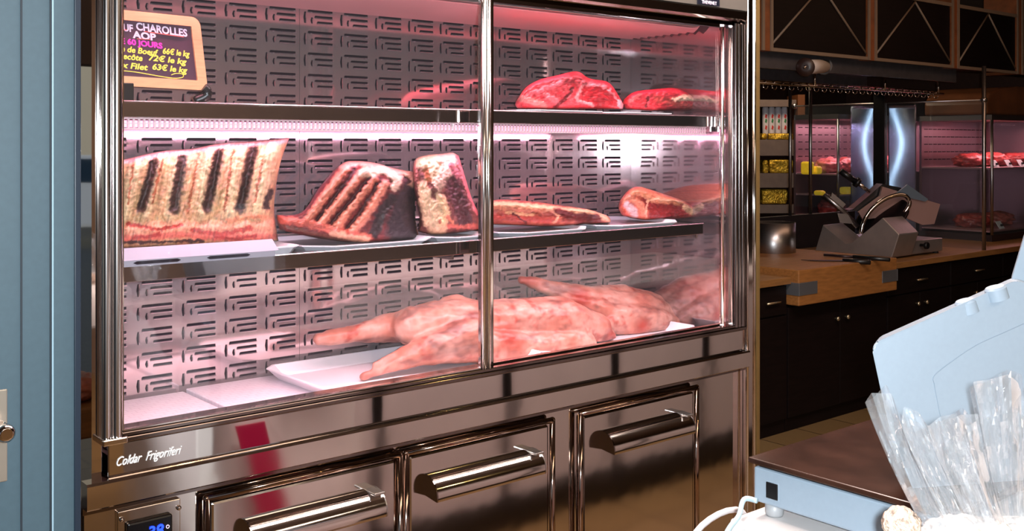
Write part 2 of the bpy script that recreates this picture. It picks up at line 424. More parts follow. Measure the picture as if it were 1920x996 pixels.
# white perforated deck panels
def deck_mat():
    m = bpy.data.materials.new('perforated white deck'); m.use_nodes = True; nt = m.node_tree; b = nt.nodes['Principled BSDF']
    tc = nt.nodes.new('ShaderNodeTexCoord'); br = nt.nodes.new('ShaderNodeTexBrick'); br.offset = .5
    br.inputs['Scale'].default_value = 1; br.inputs['Brick Width'].default_value = .03; br.inputs['Row Height'].default_value = .02; br.inputs['Mortar Size'].default_value = .0011; br.inputs['Mortar Smooth'].default_value = .4
    br.inputs['Color1'].default_value = (*lin((236,226,232)),1); br.inputs['Color2'].default_value = (*lin((232,222,228)),1); br.inputs['Mortar'].default_value = (*lin((214,199,207)),1)
    nt.links.new(tc.outputs['Object'], br.inputs['Vector']); nt.links.new(br.outputs['Color'], b.inputs['Base Color']); b.inputs['Roughness'].default_value = .35
    return m
DECK = deck_mat()
for x0, x1, dz in ((.757, 1.085, 0), (1.092, 1.64, .006), (1.65, 2.2, 0), (2.21, WALLX-.005, 0)):
    bm = BM(); box(bm, x0, x1, 2.25, 2.64, .940, .956+dz, .003)
    n = int((x1-x0)/.012)
    part('deck_panel', bm, DECK)
# sliding doors
def door(x0, x1, y, sl, sr):
    bm = BM()
    for a, b in ((x0, x0+sl), (x1-sr, x1)):
        if b-a > .001: box(bm, a, b, y-.008, y+.008, .998, 1.995, .003)
    box(bm, x0, x1, y-.007, y+.007, .996, 1.002); box(bm, x0, x1, y-.007, y+.007, 1.988, 1.995)
    d = part('sliding_door', bm, CHROME)
    bm = BM(); box(bm, x0+sl, x1-sr, y-.002, y+.002, 1.002, 1.988); part('glass_pane', bm, GLASS, d)
door(.772, 1.758, 2.205, .002, .034); door(1.772, 2.772, 2.232, .017, .008)
bm = BM(); tube(bm, [(1.731, 2.196, .998), (1.731, 2.196, 2.0)], .0065, 12); tube(bm, [(1.748, 2.196, .998), (1.748, 2.196, 2.0)], .0065, 12); part('meeting_stile', bm, POSTCHROME)
bm = BM(); tube(bm, [(2.762, 2.222, 1.0), (2.762, 2.222, 1.99)], .006, 10); part('door_edge_profile', bm, POSTCHROME)

# drawers with visor handles
FR = mat('drawer frame steel', (150,128,116), .1, 1)
def drawer(x0, x1, hx0, hx1):
    zt, zb = .82, .28
    bm = BM(); box(bm, x0+.012, x1-.012, 2.198, 2.216, zb, zt-.012, .006); d = part('drawer', bm, CHROME)
    bm = BM()
    for p in ([(x0, 2.196, zb), (x0, 2.196, zt), (x1, 2.196, zt), (x1, 2.196, zb)],):
        for a, b in zip(p[:-1], p[1:]): tube(bm, [a, b], .0085, 12)
        for q in p: bmesh.ops.create_uvsphere(bm, u_segments=12, v_segments=8, radius=.0088, matrix=Matrix.Translation(Vector(q)))
    part('frame', bm, FR, d, True)
    bm = BM(); n = 10; ring = []
    for k in range(n+1):
        a = -.25+k/n*(PI*.62)
        ring.append((2.197-.052*math.cos(a), .7+.048*math.sin(a)+.006))
    poly = [Vector((hx0, y, z)) for y, z in ring]+[Vector((hx0, 2.199, .748))]
    inner = [Vector((hx0, 2.197-(2.197-y)*.94, .705+(z-.705)*.94)) for y, z in ring][::-1]
    poly = [Vector((hx0, y, z)) for y, z in ring]+inner
    prism(bm, poly, (hx1-hx0, 0, 0))
    h = part('handle', bm, CHROME, d, sharp=math.radians(40))
    for xx, mm_ in ((hx1-.001, STEEL), (hx0-.003, CHROME_DARK)):  # left cap is dark to stand for the shaded open end
        bm = BM(); prism(bm, [Vector((xx, y, z)) for y, z in ring]+[Vector((xx, 2.199, .75)), Vector((xx, 2.199, .70))], (.004,0,0)); part('end_cap', bm, mm_, h)
    bm = BM(); box(bm, hx1-.032, hx1-.001, 2.150, 2.200, .748, .7545, .002); part('cap_band', bm, STEEL, h)
drawer(.955, 1.464, 1.045, 1.392); drawer(1.482, 1.978, 1.545, 1.908); drawer(2.088, 2.600, 2.178, 2.535)
bm = BM(); box(bm, 2.82, 2.846, 2.205, 2.216, .12, .838); part('end_stile', bm, CHROME)
# digital control panel
x0, x1 = PY(222, 980, 2.2)[0], PY(340, 960, 2.2)[0]
bm = BM(); box(bm, x0, x1, 2.204, 2.216, .62, PY(208,965,2.2)[1], .002); cp = part('control_panel', bm, CHROME)
xa, xb = PY(240, 985, 2.19)[0], PY(325, 970, 2.19)[0]
bm = BM(); zb_ = PY(240,984,2.19)[1]; box(bm, xa, xb, 2.192, 2.206, zb_-.085, zb_, .004); part('display_bezel', bm, mat('glossy black', (10,11,14), .12), cp)
text_mesh('digits', '38', .034, (PY(277,992,2.19)[0], 2.1905, PY(285,987,2.19)[1]-.024), (1,0,0), (0,0,1), mat('blue led', (10,20,160), .4, emit=(20,50,255), estr=5), cp, bold=.0006, shear=.1)
text_mesh('indicator', '°', .03, (xb-.018, 2.1905, zb_-.042), (1,0,0), (0,0,1), CHALKW, cp)
for q in (PY(229, 975, 2.2), PY(336, 953, 2.2)):
    bm = BM(); bmesh.ops.create_uvsphere(bm, u_segments=12, v_segments=8, radius=.0055, matrix=Matrix.Translation(Vector((q[0], 2.202, q[1])))); part('screw', bm, CHROME, cp, True)

# ------------------------------------------------------------------ trays
def tray(name, x0, x1, y0, y1, z, h, ch, label, group, fl=.016, m=None, th=.004):
    def oct_(e, zz): 
        a0, a1, b0, b1 = x0+e, x1-e, y0+e, y1-e; c = ch-e*.4
        return [Vector(p) for p in ((a0+c,b0,zz),(a1-c,b0,zz),(a1,b0+c,zz),(a1,b1-c,zz),(a1-c,b1,zz),(a0+c,b1,zz),(a0,b1-c,zz),(a0,b0+c,zz))]
    bm = BM(); loops = [oct_(fl, z), oct_(.003, z+h-.003), oct_(0, z+h-.003), oct_(0, z+h), oct_(.006, z+h), oct_(fl+.003, z+th)]
    R = [[bm.verts.new(p) for p in l] for l in loops]
    for i in range(len(R)-1):
        for k in range(8): bm.faces.new((R[i][k], R[i][(k+1) % 8], R[i+1][(k+1) % 8], R[i+1][k]))
    bm.faces.new(R[0]); bm.faces.new(R[-1])
    o = bm_obj(name, bm, m or WHITE); tag(o, label, 'tray', group); return o
TG = 'white plastic trays on the case shelves'
Z2 = SH2-.004; Z1 = SH1-.004
def xz(px, py, z): return PZ(px, py, z)[0]
tray('meat_tray', .80, 1.24, 2.285, 2.59, Z2, .020, .02, 'white tray under the large rib rack on the left of the middle shelf', TG)
tray('meat_tray', 1.262, 1.655, 2.270, 2.60, Z2, .014, .06, 'white tray under the second rib rack, left of the centre stile, middle shelf', TG)
tray('meat_tray', 1.66, 1.865, 2.270, 2.58, Z2, .014, .05, 'white tray behind the centre stile holding the bony beef end piece', TG)
tray('meat_tray', 1.885, 2.235, 2.266, 2.58, Z2, .014, .06, 'white tray under the long flat loin on the middle shelf', TG)
tray('meat_tray', 2.285, 2.655, 2.275, 2.60, Z2, .014, .06, 'white tray under the red cut beef block at the right of the middle shelf', TG)
tray('meat_tray', 1.95, 2.30, 2.27, 2.56, Z1, .012, .05, 'white tray under the rib roast on the top shelf', TG)
tray('meat_tray', 2.31, 2.62, 2.275, 2.56, Z1, .012, .05, 'white tray under the low beef piece at the right end of the top shelf', TG)
tray('carcass_tray', 1.295, 2.02, 2.258, 2.625, .9625, .032, .035, 'large deep white tray under the front lamb carcass at the bottom left of centre', 'deep trays in the bottom of the case', .03)
tray('carcass_tray', 2.03, 2.73, 2.258, 2.63, .9565, .032, .06, 'deep white tray at the bottom right under the rear lamb carcass', 'deep trays in the bottom of the case', .03)

# ------------------------------------------------------------------ meat modelling
def resample(pts, n, smooth=True):
    P = [np.array(q, float) for q in pts]
    if smooth and len(P) > 2:
        L = smooth_line([(p[0], p[1], 0) for p in P], 8); P = [np.array((v.x, v.y)) for v in L]
    d = [0]
    for a, b in zip(P[:-1], P[1:]): d.append(d[-1]+np.linalg.norm(b-a))
    t = np.linspace(0, d[-1], n); P = np.array(P)
    return np.stack([np.interp(t, d, P[:,0]), np.interp(t, d, P[:,1])], 1)
def coons(top, bot, left, right, n, m):
    T, B = resample(top, n), resample(bot, n); L, R = resample(left, m), resample(right, m)
    u = np.linspace(0,1,n)[:,None,None]; v = np.linspace(0,1,m)[None,:,None]
    P = (1-v)*B[:,None]+v*T[:,None]+(1-u)*L[None]+u*R[None]-((1-u)*(1-v)*B[0]+u*(1-v)*B[-1]+(1-u)*v*T[0]+u*v*T[-1])
    return P
def seg_dist(p, line):
    best = 1e9; pos = 0; n = len(line)-1
    for i in range(n):
        a, b = line[i], line[i+1]
        dx, dy = b[0]-a[0], b[1]-a[1]; L = dx*dx+dy*dy
        t = 0 if L == 0 else max(0, min(1, ((p[0]-a[0])*dx+(p[1]-a[1])*dy)/L))
        d = math.hypot(p[0]-a[0]-t*dx, p[1]-a[1]-t*dy)
        if d < best: best = d; pos = (i+t)/n
    return best, pos
def nz(x, y, s, o=0., oct=4):
    return noise.fractal(Vector((x/s+o, y/s-o, o)), .6, 2.0, oct)
def mixc(a, b, t): return [a[i]*(1-t)+b[i]*t for i in range(3)]
def relief(name, top, bot, left, right, Ymid, th, base, strokes, m, zmin, n=90, mm=70, rough=.0035, p=7, q=.5, mott=None, mscale=14, wob=3, streak=0., slant=0.):
    """solid lump of meat: four outline curves, depth profile, strokes = (line, width_px, colour, depth_m)"""
    P = coons(top, bot, left, right, n, mm)
    bm = BM(); cl = bm.verts.layers.float_color.new('Col')
    F_, B_ = [], []
    base = lin(base); mott = lin(mott) if mott else None
    ST = [(l, w, lin(c), d) for l, w, c, d in strokes]
    for i in range(n):
        fr, br = [], []
        for j in range(mm):
            u, v = i/(n-1), j/(mm-1)
            px, py = P[i,j]
            pr = (max(0, 1-abs(2*u-1)**p)*max(0, 1-abs(2*v-1)**p))**q
            wx = nz(px, py, 9, 3.1)*wob; wy = nz(px, py, 9, 8.7)*wob
            c = list(base); dep = 0
            if mott:
                t = min(1, max(0, .5+1.1*nz(px, py, mscale, 1.7))); c = mixc(c, mott, t)
            sk = 1+streak*nz((px+slant*py)/1.0, py*.10, 4, 6.1) if streak else 1
            for l, w, sc_, dd in ST:
                d, _ = seg_dist((px+wx, py+wy), l)
                t = max(0, 1-d/w); t = t*t*(3-2*t)
                t2 = min(1, t*2.2)
                c = mixc(c, sc_, t2); dep += dd*t
            k = (1+.22*nz(px, py, 5, 5.5))*sk
            c = [max(0, min(1, x*k)) for x in c]
            edge = min(1, pr*1.6)
            Yf = Ymid-th/2*pr-dep*edge-rough*nz(px, py, 8, 2.2)*edge
            a = V3(px, py, Yf); a.z = max(a.z, zmin)
            va = bm.verts.new(a); va[cl] = (*c, 1); fr.append(va)
            if i in (0, n-1) or j in (0, mm-1): br.append(va)
            else:
                b = V3(px, py, Ymid+th/2*pr); b.z = max(b.z, zmin)
                vb = bm.verts.new(b); vb[cl] = (*c, 1); br.append(vb)
        F_.append(fr); B_.append(br)
    for i in range(n-1):
        for j in range(mm-1):
            bm.faces.new((F_[i][j], F_[i+1][j], F_[i+1][j+1], F_[i][j+1]))
            q4 = (B_[i][j+1], B_[i+1][j+1], B_[i+1][j], B_[i][j])
            try: bm.faces.new(q4)
            except ValueError: pass
    return bm_obj(name, bm, m, None, True)
TR2 = Z2+.0045; TR1 = Z1+.0045
# 1 big rib rack, left
TAN, BEI, DRK, FAT, RED, ORG = (196,160,112), (214,184,138), (58,36,30), (242,190,178), (190,70,62), (222,136,104)
ribs = []
rx = [(236,300,226,440),(268,298,243,400),(315,290,290,398),(352,284,332,402),(400,282,384,398),(446,272,432,400),(505,268,482,400)]
strokes = []
for (a, b, c, d) in ((258,305,232,405),(300,292,272,404),(338,288,318,404),(392,284,378,402),(450,276,432,402),(512,268,484,400)):
    strokes.append(([(a,b),((a+c)/2-2,(b+d)/2),(c,d)], 19, BEI, .018))
for (a, b, c, d) in ((286,308,266,394),(340,296,326,396),(409,284,388,394),(473,278,450,394)):
    strokes.append(([(a+3,b-4),((a+c)/2+1,(b+d)/2),(c,d-2)], 15, (84,60,46), -.008)); strokes.append(([(a+1,b),((a+c)/2,(b+d)/2),(c-2,d-6)], 9, DRK, -.012))
strokes.append(([(508,360),(499,380),(500,388)], 9, DRK, -.01))
for (a, b, c, d) in ((250,310,240,380),(305,300,286,380),(372,290,352,400),(437,282,420,395),(492,300,478,380)):
    strokes.append(([(a,b),(c,d)], 3.0, (170,96,62), -.001))
strokes.append(([(222,301),(300,288),(350,282),(410,272),(470,267),(542,259)], 11, (250,176,168), .006))
strokes += [([(222,437),(320,428),(430,432),(520,425)], 20, (226,150,118), .012), ([(222,448),(330,440),(420,446),(520,444)], 9, (216,112,92), .004),
            ([(240,420),(300,432),(340,422)], 5, (180,62,52), -.003), ([(360,432),(420,440),(470,428)], 6, (190,70,58), -.004), ([(250,446),(300,440)], 4, (176,58,50), 0), ([(430,415),(470,405),(500,408)], 7, (230,150,110), .002),
            ([(405,445),(440,448),(480,442)], 4, (168,52,46), -.003), ([(222,455),(380,452)], 4, (70,40,38), -.002)]
o = relief('beef_rib_rack', [(213,304),(300,284),(360,279),(410,269),(470,265),(543,258)], [(213,466),(300,462),(400,458),(522,452)], [(213,466),(213,304)], [(522,452),(518,425),(514,390),(519,340),(528,298),(543,258)], 2.42, .15, TAN, strokes, DRYMEAT, TR2, 150, 100, .0022, 10, .5, (206,150,112), 22, 3, .45, .22)
tag(o, 'large dry aged beef rib rack showing broad pale rib bones, left end of middle shelf', 'meat')
# 2 second rack: bone ribs, dark cut side
MR, MB, BONE, DK = (124,44,44), (92,30,34), (226,138,112), (56,30,34)
st = []
st.append(([(790,345),(770,380),(755,420),(760,448)], 46, (44,34,40), -.01))
st.append(([(735,372),(715,400),(700,440)], 14, (44,30,34), -.006))
for a in (((648,316),(610,365),(578,410)), ((690,312),(640,372),(600,420)), ((700,335),(660,385),(630,430)), ((722,345),(690,400),(660,436))):
    st.append((list(a), 11, BONE, .014))
for a in (((665,318),(622,375),(592,415)), ((694,332),(650,385),(616,425)), ((708,345),(676,395),(645,434))):
    st.append((list(a), 5, (74,24,30), -.008))
st += [([(640,310),(680,303),(720,316),(755,320),(770,326)], 9, (236,160,140), .006), ([(680,325),(720,318),(748,335),(740,350)], 11, (238,196,170), .004), ([(760,322),(775,330),(774,345)], 10, (196,150,124), .008), ([(763,335),(768,342)], 4, (60,30,30), -.003),
       ([(528,412),(580,420),(640,436),(690,446)], 11, (205,100,84), .008), ([(625,438),(660,446),(688,450)], 9, (220,170,140), .006), ([(530,424),(580,436),(640,452)], 5, (120,70,60), 0), ([(785,380),(782,420),(786,446)], 3, (220,150,110), 0)]
o = relief('beef_rib_section', [(519,403),(566,398),(600,350),(640,308),(668,302),(705,306),(740,316),(776,322)], [(526,432),(600,447),(680,457),(740,455),(788,449)], [(526,432),(520,418),(519,403)], [(788,449),(780,420),(778,380),(782,345),(776,322)], 2.42, .17, MR, st, DRYMEAT, TR2, 110, 90, .0035, 8, .5, MB, 9)
tag(o, 'dry aged beef rib section with slanting bones and dark side, second from left, middle shelf', 'meat')
# 3 bony end
st = [([(795,300),(812,300),(818,330),(806,360),(815,400),(820,432)], 24, (222,186,148), .014), ([(830,296),(848,296),(836,330),(815,350)], 16, (236,192,168), .01), ([(800,320),(806,350)], 7, (168,100,64), -.004), ([(806,345),(815,360),(812,372)], 7, (120,70,60), -.006),
      ([(790,345),(790,380),(800,420)], 8, (232,190,150), .004), ([(858,293),(868,330),(884,375),(895,400)], 5, (226,120,122), .006), ([(850,345),(862,380),(872,415)], 22, (84,40,44), -.01), ([(846,310),(858,330)], 8, (196,110,116), 0), ([(826,415),(845,425),(895,425)], 6, (206,100,84), .003), ([(828,370),(838,400),(830,425)], 9, (226,186,140), .008), ([(838,405),(850,420)], 4, (226,130,100), .004)]
o = relief('beef_bone_end', [(774,330),(778,300),(800,291),(830,288),(848,286),(860,292)], [(784,434),(810,440),(845,438),(905,432)], [(784,434),(786,400),(776,360),(774,330)], [(905,432),(897,400),(884,370),(870,325),(860,292)], 2.43, .16, (110,52,50), st, DRYMEAT, TR2, 80, 90, .005, 8, .5, (150,84,76), 10)
tag(o, 'upright dry aged beef piece with pale bone edge, left of centre stile on middle shelf', 'meat')
# 4 flat loin
st = [([(900,380),(960,385),(1040,392),(1110,400),(1142,412)], 9, (230,170,130), .008), ([(900,388),(960,392),(1020,396)], 5, (206,120,90), .002), ([(920,405),(980,410),(1030,412)], 9, (176,62,52), 0), ([(1045,398),(1080,408),(1120,410)], 13, (120,34,34), -.004), ([(1035,396),(1048,405),(1040,418)], 4, (226,150,120), .004), ([(950,398),(1000,403)], 4, (226,160,120), 0), ([(1128,405),(1142,412)], 6, (236,186,150), .004), ([(960,400),(985,416)], 3, (100,26,26), -.004)]
o = relief('beef_loin', [(905,380),(940,374),(1000,378),(1050,385),(1100,392),(1138,404)], [(905,420),(980,423),(1040,425),(1100,421),(1145,417)], [(905,420),(902,400),(905,380)], [(1145,417),(1144,410),(1138,404)], 2.43, .19, (150,56,48), st, DRYMEAT, TR2, 100, 46, .004, 6, .5, (190,96,74), 14)
tag(o, 'long flat aged beef loin behind the right door, middle shelf', 'meat')
# 5 cut block
st = [([(1215,380),(1250,392),(1285,394),(1278,402),(1230,404)], 20, (150,34,36), -.002), ([(1185,358),(1205,362),(1225,374),(1280,378)], 9, (232,150,108), .008), ([(1200,355),(1230,362),(1270,374)], 8, (226,136,96), .006), ([(1168,375),(1180,370),(1200,382),(1208,400)], 8, (226,140,110), .004), ([(1175,385),(1188,395),(1190,405)], 10, (214,180,180), .002), ([(1287,390),(1300,398),(1306,405)], 9, (214,170,130), .003), ([(1213,378),(1211,408)], 2.5, (240,170,140), .006), ([(1215,377),(1225,374),(1280,378)], 2.5, (240,180,140), .004)]
o = relief('beef_block', [(1163,375),(1178,357),(1195,350),(1215,354),(1245,364),(1285,378),(1312,394)], [(1166,404),(1190,410),(1215,413),(1260,411),(1308,406)], [(1166,404),(1160,390),(1163,375)], [(1308,406),(1314,402),(1312,394)], 2.45, .17, (206,90,74), st, MEAT, TR2, 100, 60, .003, 8, .5, (226,120,92), 12)
tag(o, 'trimmed beef block with a flat deep red cut face, right end of middle shelf', 'meat')
# 6 rib roast, top shelf
st = [([(1100,175),(1115,172),(1140,178),(1155,190),(1140,197),(1110,192)], 17, (196,34,48), -.002), ([(1095,155),(1088,170),(1080,185),(1110,198)], 4, (236,150,150), .004), ([(1100,158),(1125,160),(1150,175),(1163,196)], 3.5, (230,130,136), .002), ([(990,160),(1020,150),(1060,142)], 9, (232,80,96), .006), ([(1000,172),(1030,165),(1050,155)], 7, (240,110,120), .004), ([(1060,150),(1085,145),(1095,152)], 10, (150,50,58), .004), ([(975,185),(1000,190),(1020,198)], 9, (214,130,124), .004), ([(1025,180),(1045,190)], 8, (228,110,116), .004), ([(1040,200),(1060,185),(1075,165)], 4, (120,20,32), -.004), ([(1120,148),(1150,160),(1165,180)], 7, (186,50,66), .004), ([(1160,190),(1166,203)], 6, (232,190,196), 0)]
o = relief('beef_rib_roast', [(968,190),(985,165),(1010,150),(1045,141),(1082,134),(1105,147),(1140,154),(1158,176),(1169,196)], [(970,203),(1030,205),(1100,205),(1168,204)], [(970,203),(966,196),(968,190)], [(1168,204),(1170,200),(1169,196)], 2.42, .18, (206,52,64), st, MEAT, TR1, 100, 60, .005, 7, .5, (226,84,92), 10)
tag(o, 'bright red beef rib roast with marbled round eye, left piece on the top shelf', 'meat')
# 7 second piece top shelf
st = [([(1180,180),(1220,170),(1265,166),(1285,172)], 9, (220,50,72), .004), ([(1190,192),(1215,196),(1240,198)], 8, (196,50,60), .002), ([(1215,185),(1210,200)], 3, (110,20,28), -.004), ([(1265,188),(1285,182),(1300,184)], 7, (236,214,180), .004), ([(1180,190),(1200,178)], 5, (232,110,110), .003), ([(1230,185),(1270,195),(1300,200)], 8, (176,70,64), 0)]
o = relief('beef_top_cut', [(1170,186),(1190,172),(1230,167),(1265,165),(1290,174),(1312,188)], [(1172,204),(1220,208),(1270,208),(1310,206)], [(1172,204),(1168,195),(1170,186)], [(1310,206),(1316,198),(1312,188)], 2.44, .16, (190,44,58), st, MEAT, TR1, 80, 46, .004, 6, .5, (210,72,78), 10)
tag(o, 'low red beef piece with a pale fat patch, right piece on the top shelf', 'meat')

# lamb carcasses
def carcass(name, chains, colf, label, zmin):
    bm = BM()
    for ch in chains:
        for (a, ra), (b, rb) in zip(ch[:-1], ch[1:]):
            a, b = Vector(a), Vector(b); L = (b-a).length; k = max(2, int(L/.012))
            for i in range(k+1):
                t = i/k; ts = t*t*(3-2*t)
                r = ra*(1-ts)+rb*ts
                bmesh.ops.create_icosphere(bm, subdivisions=2, radius=r, matrix=Matrix.Translation(a.lerp(b, t)))
    me = bpy.data.meshes.new('tmp'); bm.to_mesh(me); bm.free()
    t = bpy.data.objects.new('tmp', me); COL.objects.link(t)
    rm = t.modifiers.new('r', 'REMESH'); rm.mode = 'VOXEL'; rm.voxel_size = .0045
    sm = t.modifiers.new('s', 'SMOOTH'); sm.iterations = 9; sm.factor = .6
    dg = bpy.context.evaluated_depsgraph_get(); dg.update()
    me2 = bpy.data.meshes.new_from_object(t.evaluated_get(dg)); bpy.data.objects.remove(t)
    at = me2.color_attributes.new('Col', 'FLOAT_COLOR', 'POINT')
    for v in me2.vertices:
        p = v.co
        d = .0055*noise.fractal(Vector((p.x*11, p.y*15, p.z*19)), .7, 2.1, 3)
        v.co = p+v.normal*d
        if v.co.z < zmin: v.co.z = zmin
        at.data[v.index].color = (*colf(v.co, d), 1)
    me2.name = name
    o = mesh_obj(name, me2, LAMB, None, True); tag(o, label, 'meat', 'lamb carcasses in the bottom of the case'); return o
LP, LR, LF, LD = lin((184,118,100)), lin((164,54,44)), lin((204,156,140)), lin((92,50,48))
def lambcol(p, d, legs=()):
    n1 = noise.fractal(Vector((p.x*9, p.y*9, p.z*9)), .6, 2, 4); n2 = noise.fractal(Vector((p.x*22+5, p.y*22, p.z*22)), .6, 2, 4); n3 = noise.fractal(Vector((p.x*7-3, p.y*12+9, p.z*16)), .6, 2, 4)
    c = mixc(LP, LF, min(1, max(0, .45+.9*n1)))
    c = mixc(c, LR, min(.75, max(0, -.34+1.2*n2)))
    c = mixc(c, LD, min(.75, max(0, -.2+1.2*n3)))  # purple-brown patches paint belly shading into the skin colour
    for q, r in legs:
        t = max(0, 1-(p-q).length/r); c = mixc(c, LR, min(.85, t*1.1))
    k = 1+10*d
    return [max(0, min(1, x*k)) for x in c]
def W(px, py, Y, r): return (V3(px, py, Y), r)
legsA = [(V3(598,634,2.46), .09), (V3(680,702,2.33), .12), (V3(833,572,2.56), .07), (V3(1140,625,2.40), .05), (V3(960,630,2.34), .07)]
A = [[W(770,612,2.47,.058), W(860,612,2.46,.078), W(960,608,2.45,.082), W(1050,606,2.45,.085), W(1105,618,2.44,.066), W(1142,627,2.43,.022)],
     [W(815,602,2.50,.062), W(745,612,2.52,.046), W(690,622,2.53,.031), W(650,631,2.53,.020), W(618,636,2.53,.021), W(598,636,2.53,.017)],
     [W(690,616,2.54,.018), W(650,618,2.54,.009), W(615,628,2.535,.013)],
     [W(880,638,2.40,.066), W(815,650,2.40,.052), W(772,668,2.40,.033), W(738,684,2.40,.019), W(704,699,2.40,.014), W(682,706,2.40,.013)],
     [W(782,654,2.41,.018), W(735,664,2.41,.0085), W(702,684,2.405,.011)],
     [W(930,598,2.50,.045), W(893,576,2.50,.026), W(858,565,2.50,.023), W(836,571,2.50,.022)],
     [W(905,588,2.47,.016), W(870,584,2.47,.012), W(845,578,2.485,.014)],
     [W(900,650,2.39,.055), W(980,655,2.38,.055), W(1060,648,2.38,.05), W(1100,644,2.38,.034)],
     [W(1120,630,2.41,.034), W(1148,630,2.40,.015)]]
carcass('lamb_carcass', A, lambcol if False else (lambda p, d: lambcol(p, d, legsA)), 'pale pink skinned lamb carcass lying across the front with two hind legs pointing left', .968)
legsB = [(V3(980,525,2.56), .1), (V3(1195,575,2.5), .05), (V3(1205,612,2.42), .04), (V3(1090,560,2.5), .06)]
Bc = [[W(978,525,2.57,.017), W(1010,533,2.56,.021), W(1050,546,2.55,.030), W(1100,560,2.54,.042), W(1150,574,2.53,.060), W(1200,584,2.52,.072), W(1238,596,2.51,.064), W(1262,606,2.50,.050)],
      [W(1010,540,2.55,.014), W(1070,560,2.52,.018), W(1140,590,2.49,.045), W(1210,600,2.46,.054), W(1255,608,2.46,.042)],
      [W(1100,552,2.55,.03), W(1170,560,2.55,.05), W(1225,575,2.54,.05)],
      [W(1140,605,2.47,.035), W(1200,612,2.46,.045), W(1250,615,2.46,.035)]]
carcass('lamb_carcass', Bc, lambcol if False else (lambda p, d: lambcol(p, d, legsB)), 'smaller pale lamb carcass behind at the bottom right with one shank raised', .9625)

# ------------------------------------------------------------------ chalkboard price sign
YB = 2.31
def bp(px, py, dy=0.): return V3(px, py, YB+dy)
bz0 = PY(388, 170, YB)[1]; bx1_ = PY(388, 170, YB)[0]
sign = thing('chalkboard_sign', (.9, YB, SH1-.004), 'small wooden framed chalkboard with handwritten beef prices, top left of the case', 'sign')
bx0_ = .757
Wd = bx1_-bx0_; Hs = .168; lean = .05
def sp(s, t, o=0.):  # sign plane: s along, t up
    return Vector((bx0_+s-t*.10, YB+t*lean-o, bz0+t-(s-Wd)*.02))
def rrect(s0, s1, t0, t1, r, o=0., n=6):
    pts = []
    for cx, cy, a0 in ((s1-r, t0+r, -90), (s1-r, t1-r, 0), (s0+r, t1-r, 90), (s0+r, t0+r, 180)):
        for k in range(n+1):
            a = math.radians(a0+90*k/n); pts.append(sp(cx+r*math.cos(a), cy+r*math.sin(a), o))
    return pts
FWd = .022
bm = BM(); a = [bm.verts.new(p) for p in rrect(0, Wd, 0, Hs, .02, .006)]; b = [bm.verts.new(p) for p in rrect(FWd, Wd-FWd, FWd, Hs-FWd, .002, .006)]
a2 = [bm.verts.new(p) for p in rrect(0, Wd, 0, Hs, .02, -.006)]; b2 = [bm.verts.new(p) for p in rrect(FWd, Wd-FWd, FWd, Hs-FWd, .002, -.006)]
n = len(a)
for i in range(n):
    j = (i+1) % n
    bm.faces.new((a[i], a[j], b[j], b[i])); bm.faces.new((a2[j], a2[i], b2[i], b2[j])); bm.faces.new((a[j], a[i], a2[i], a2[j])); bm.faces.new((b[i], b[j], b2[j], b2[i]))
bm_obj('frame', bm, FRAMEWOOD, sign)
bm = BM(); prism(bm, rrect(FWd-.003, Wd-FWd+.003, FWd-.003, Hs-FWd+.003, .002, 0), sp(0,0,-.004)-sp(0,0,0)); slate = bm_obj('slate', bm, SLATE, sign)
sx = (sp(1,0)-sp(0,0)).normalized(); sz = (sp(0,1)-sp(0,0)).normalized()
def board_text(tx, size, px0, px1, py, m, bold=.0006, ang=-.045, shear=0., nm='chalk_writing'):
    x = (sx*math.cos(ang)+sz*math.sin(ang)); z = (sz*math.cos(ang)-sx*math.sin(ang))
    X0, Z0 = PY(px0, py, YB); X1, _ = PY(px1, py, YB)
    ss, tt = X0-bx0_, Z0-bz0
    if px0 < 195: ss = max(ss, FWd+.002)
    text_mesh(nm, tx, size, sp(ss+tt*.10, tt, .002), x, z, m, slate, depth=.0003, bold=bold, shear=shear, fit=X1-bx0_-ss)
board_text('BOEUF', .0225, 190, 251, 56, CHALKW, .0007); board_text('CHAROLLES', .0235, 257, 353, 58, CHALKW, .0007)
board_text('AOP', .0215, 250, 294, 73, CHALKW, .0008); board_text('AGE 60 JOURS', .0175, 190, 306, 81, CHALKP, .0007)
board_text('Cote de Boeuf', .0185, 190, 298, 96, CHALKY, .0005, -.045, .25); board_text('66€ le kg', .0185, 306, 357, 102, CHALKY, .0005, -.045, .25)
board_text('Entrecôte', .0185, 190, 268, 110, CHALKY, .0005, -.045, .25); board_text('72€ le kg', .0185, 279, 351, 115, CHALKY, .0005, -.045, .25)
board_text('Faux Filet', .0185, 190, 278, 127, CHALKY, .0005, -.045, .25); board_text('63€ le kg', .0185, 286, 352, 132, CHALKY, .0005, -.045, .25)
def bpt(px, py):
    X0, Z0 = PY(px, py, YB); tt = Z0-bz0; return sp(X0-bx0_+tt*.10, tt, .002)
for l in (((200,56),(239,59)), ((272,61),(346,70)), ((258,75),(284,76))):
    bm = BM(); tube(bm, [bpt(*q_) for q_ in l], .0009, 6); bm_obj('underline', bm, CHALKR, slate)
bm = BM(); tube(bm, smooth_line([bpt(*q_) for q_ in ((200,136),(245,137),(300,145),(325,148),(342,146),(342,140),(330,139),(321,142))]), .0009, 6); bm_obj('flourish', bm, CHALKY, slate)
bm = BM(); tube(bm, smooth_line([sp(Wd-.012, .006, .010), sp(Wd-.004, -.002, .010), sp(Wd-.008, -.014, .008), Vector((bx1_-.03, YB, SH1+.006))]), [.011]*18+[.008], 12); box(bm, bx1_-.06, bx1_-.01, YB-.03, YB+.03, SH1-.004, SH1+.004, .002); bm_obj('clip_stand', bm, BLACK, sign)
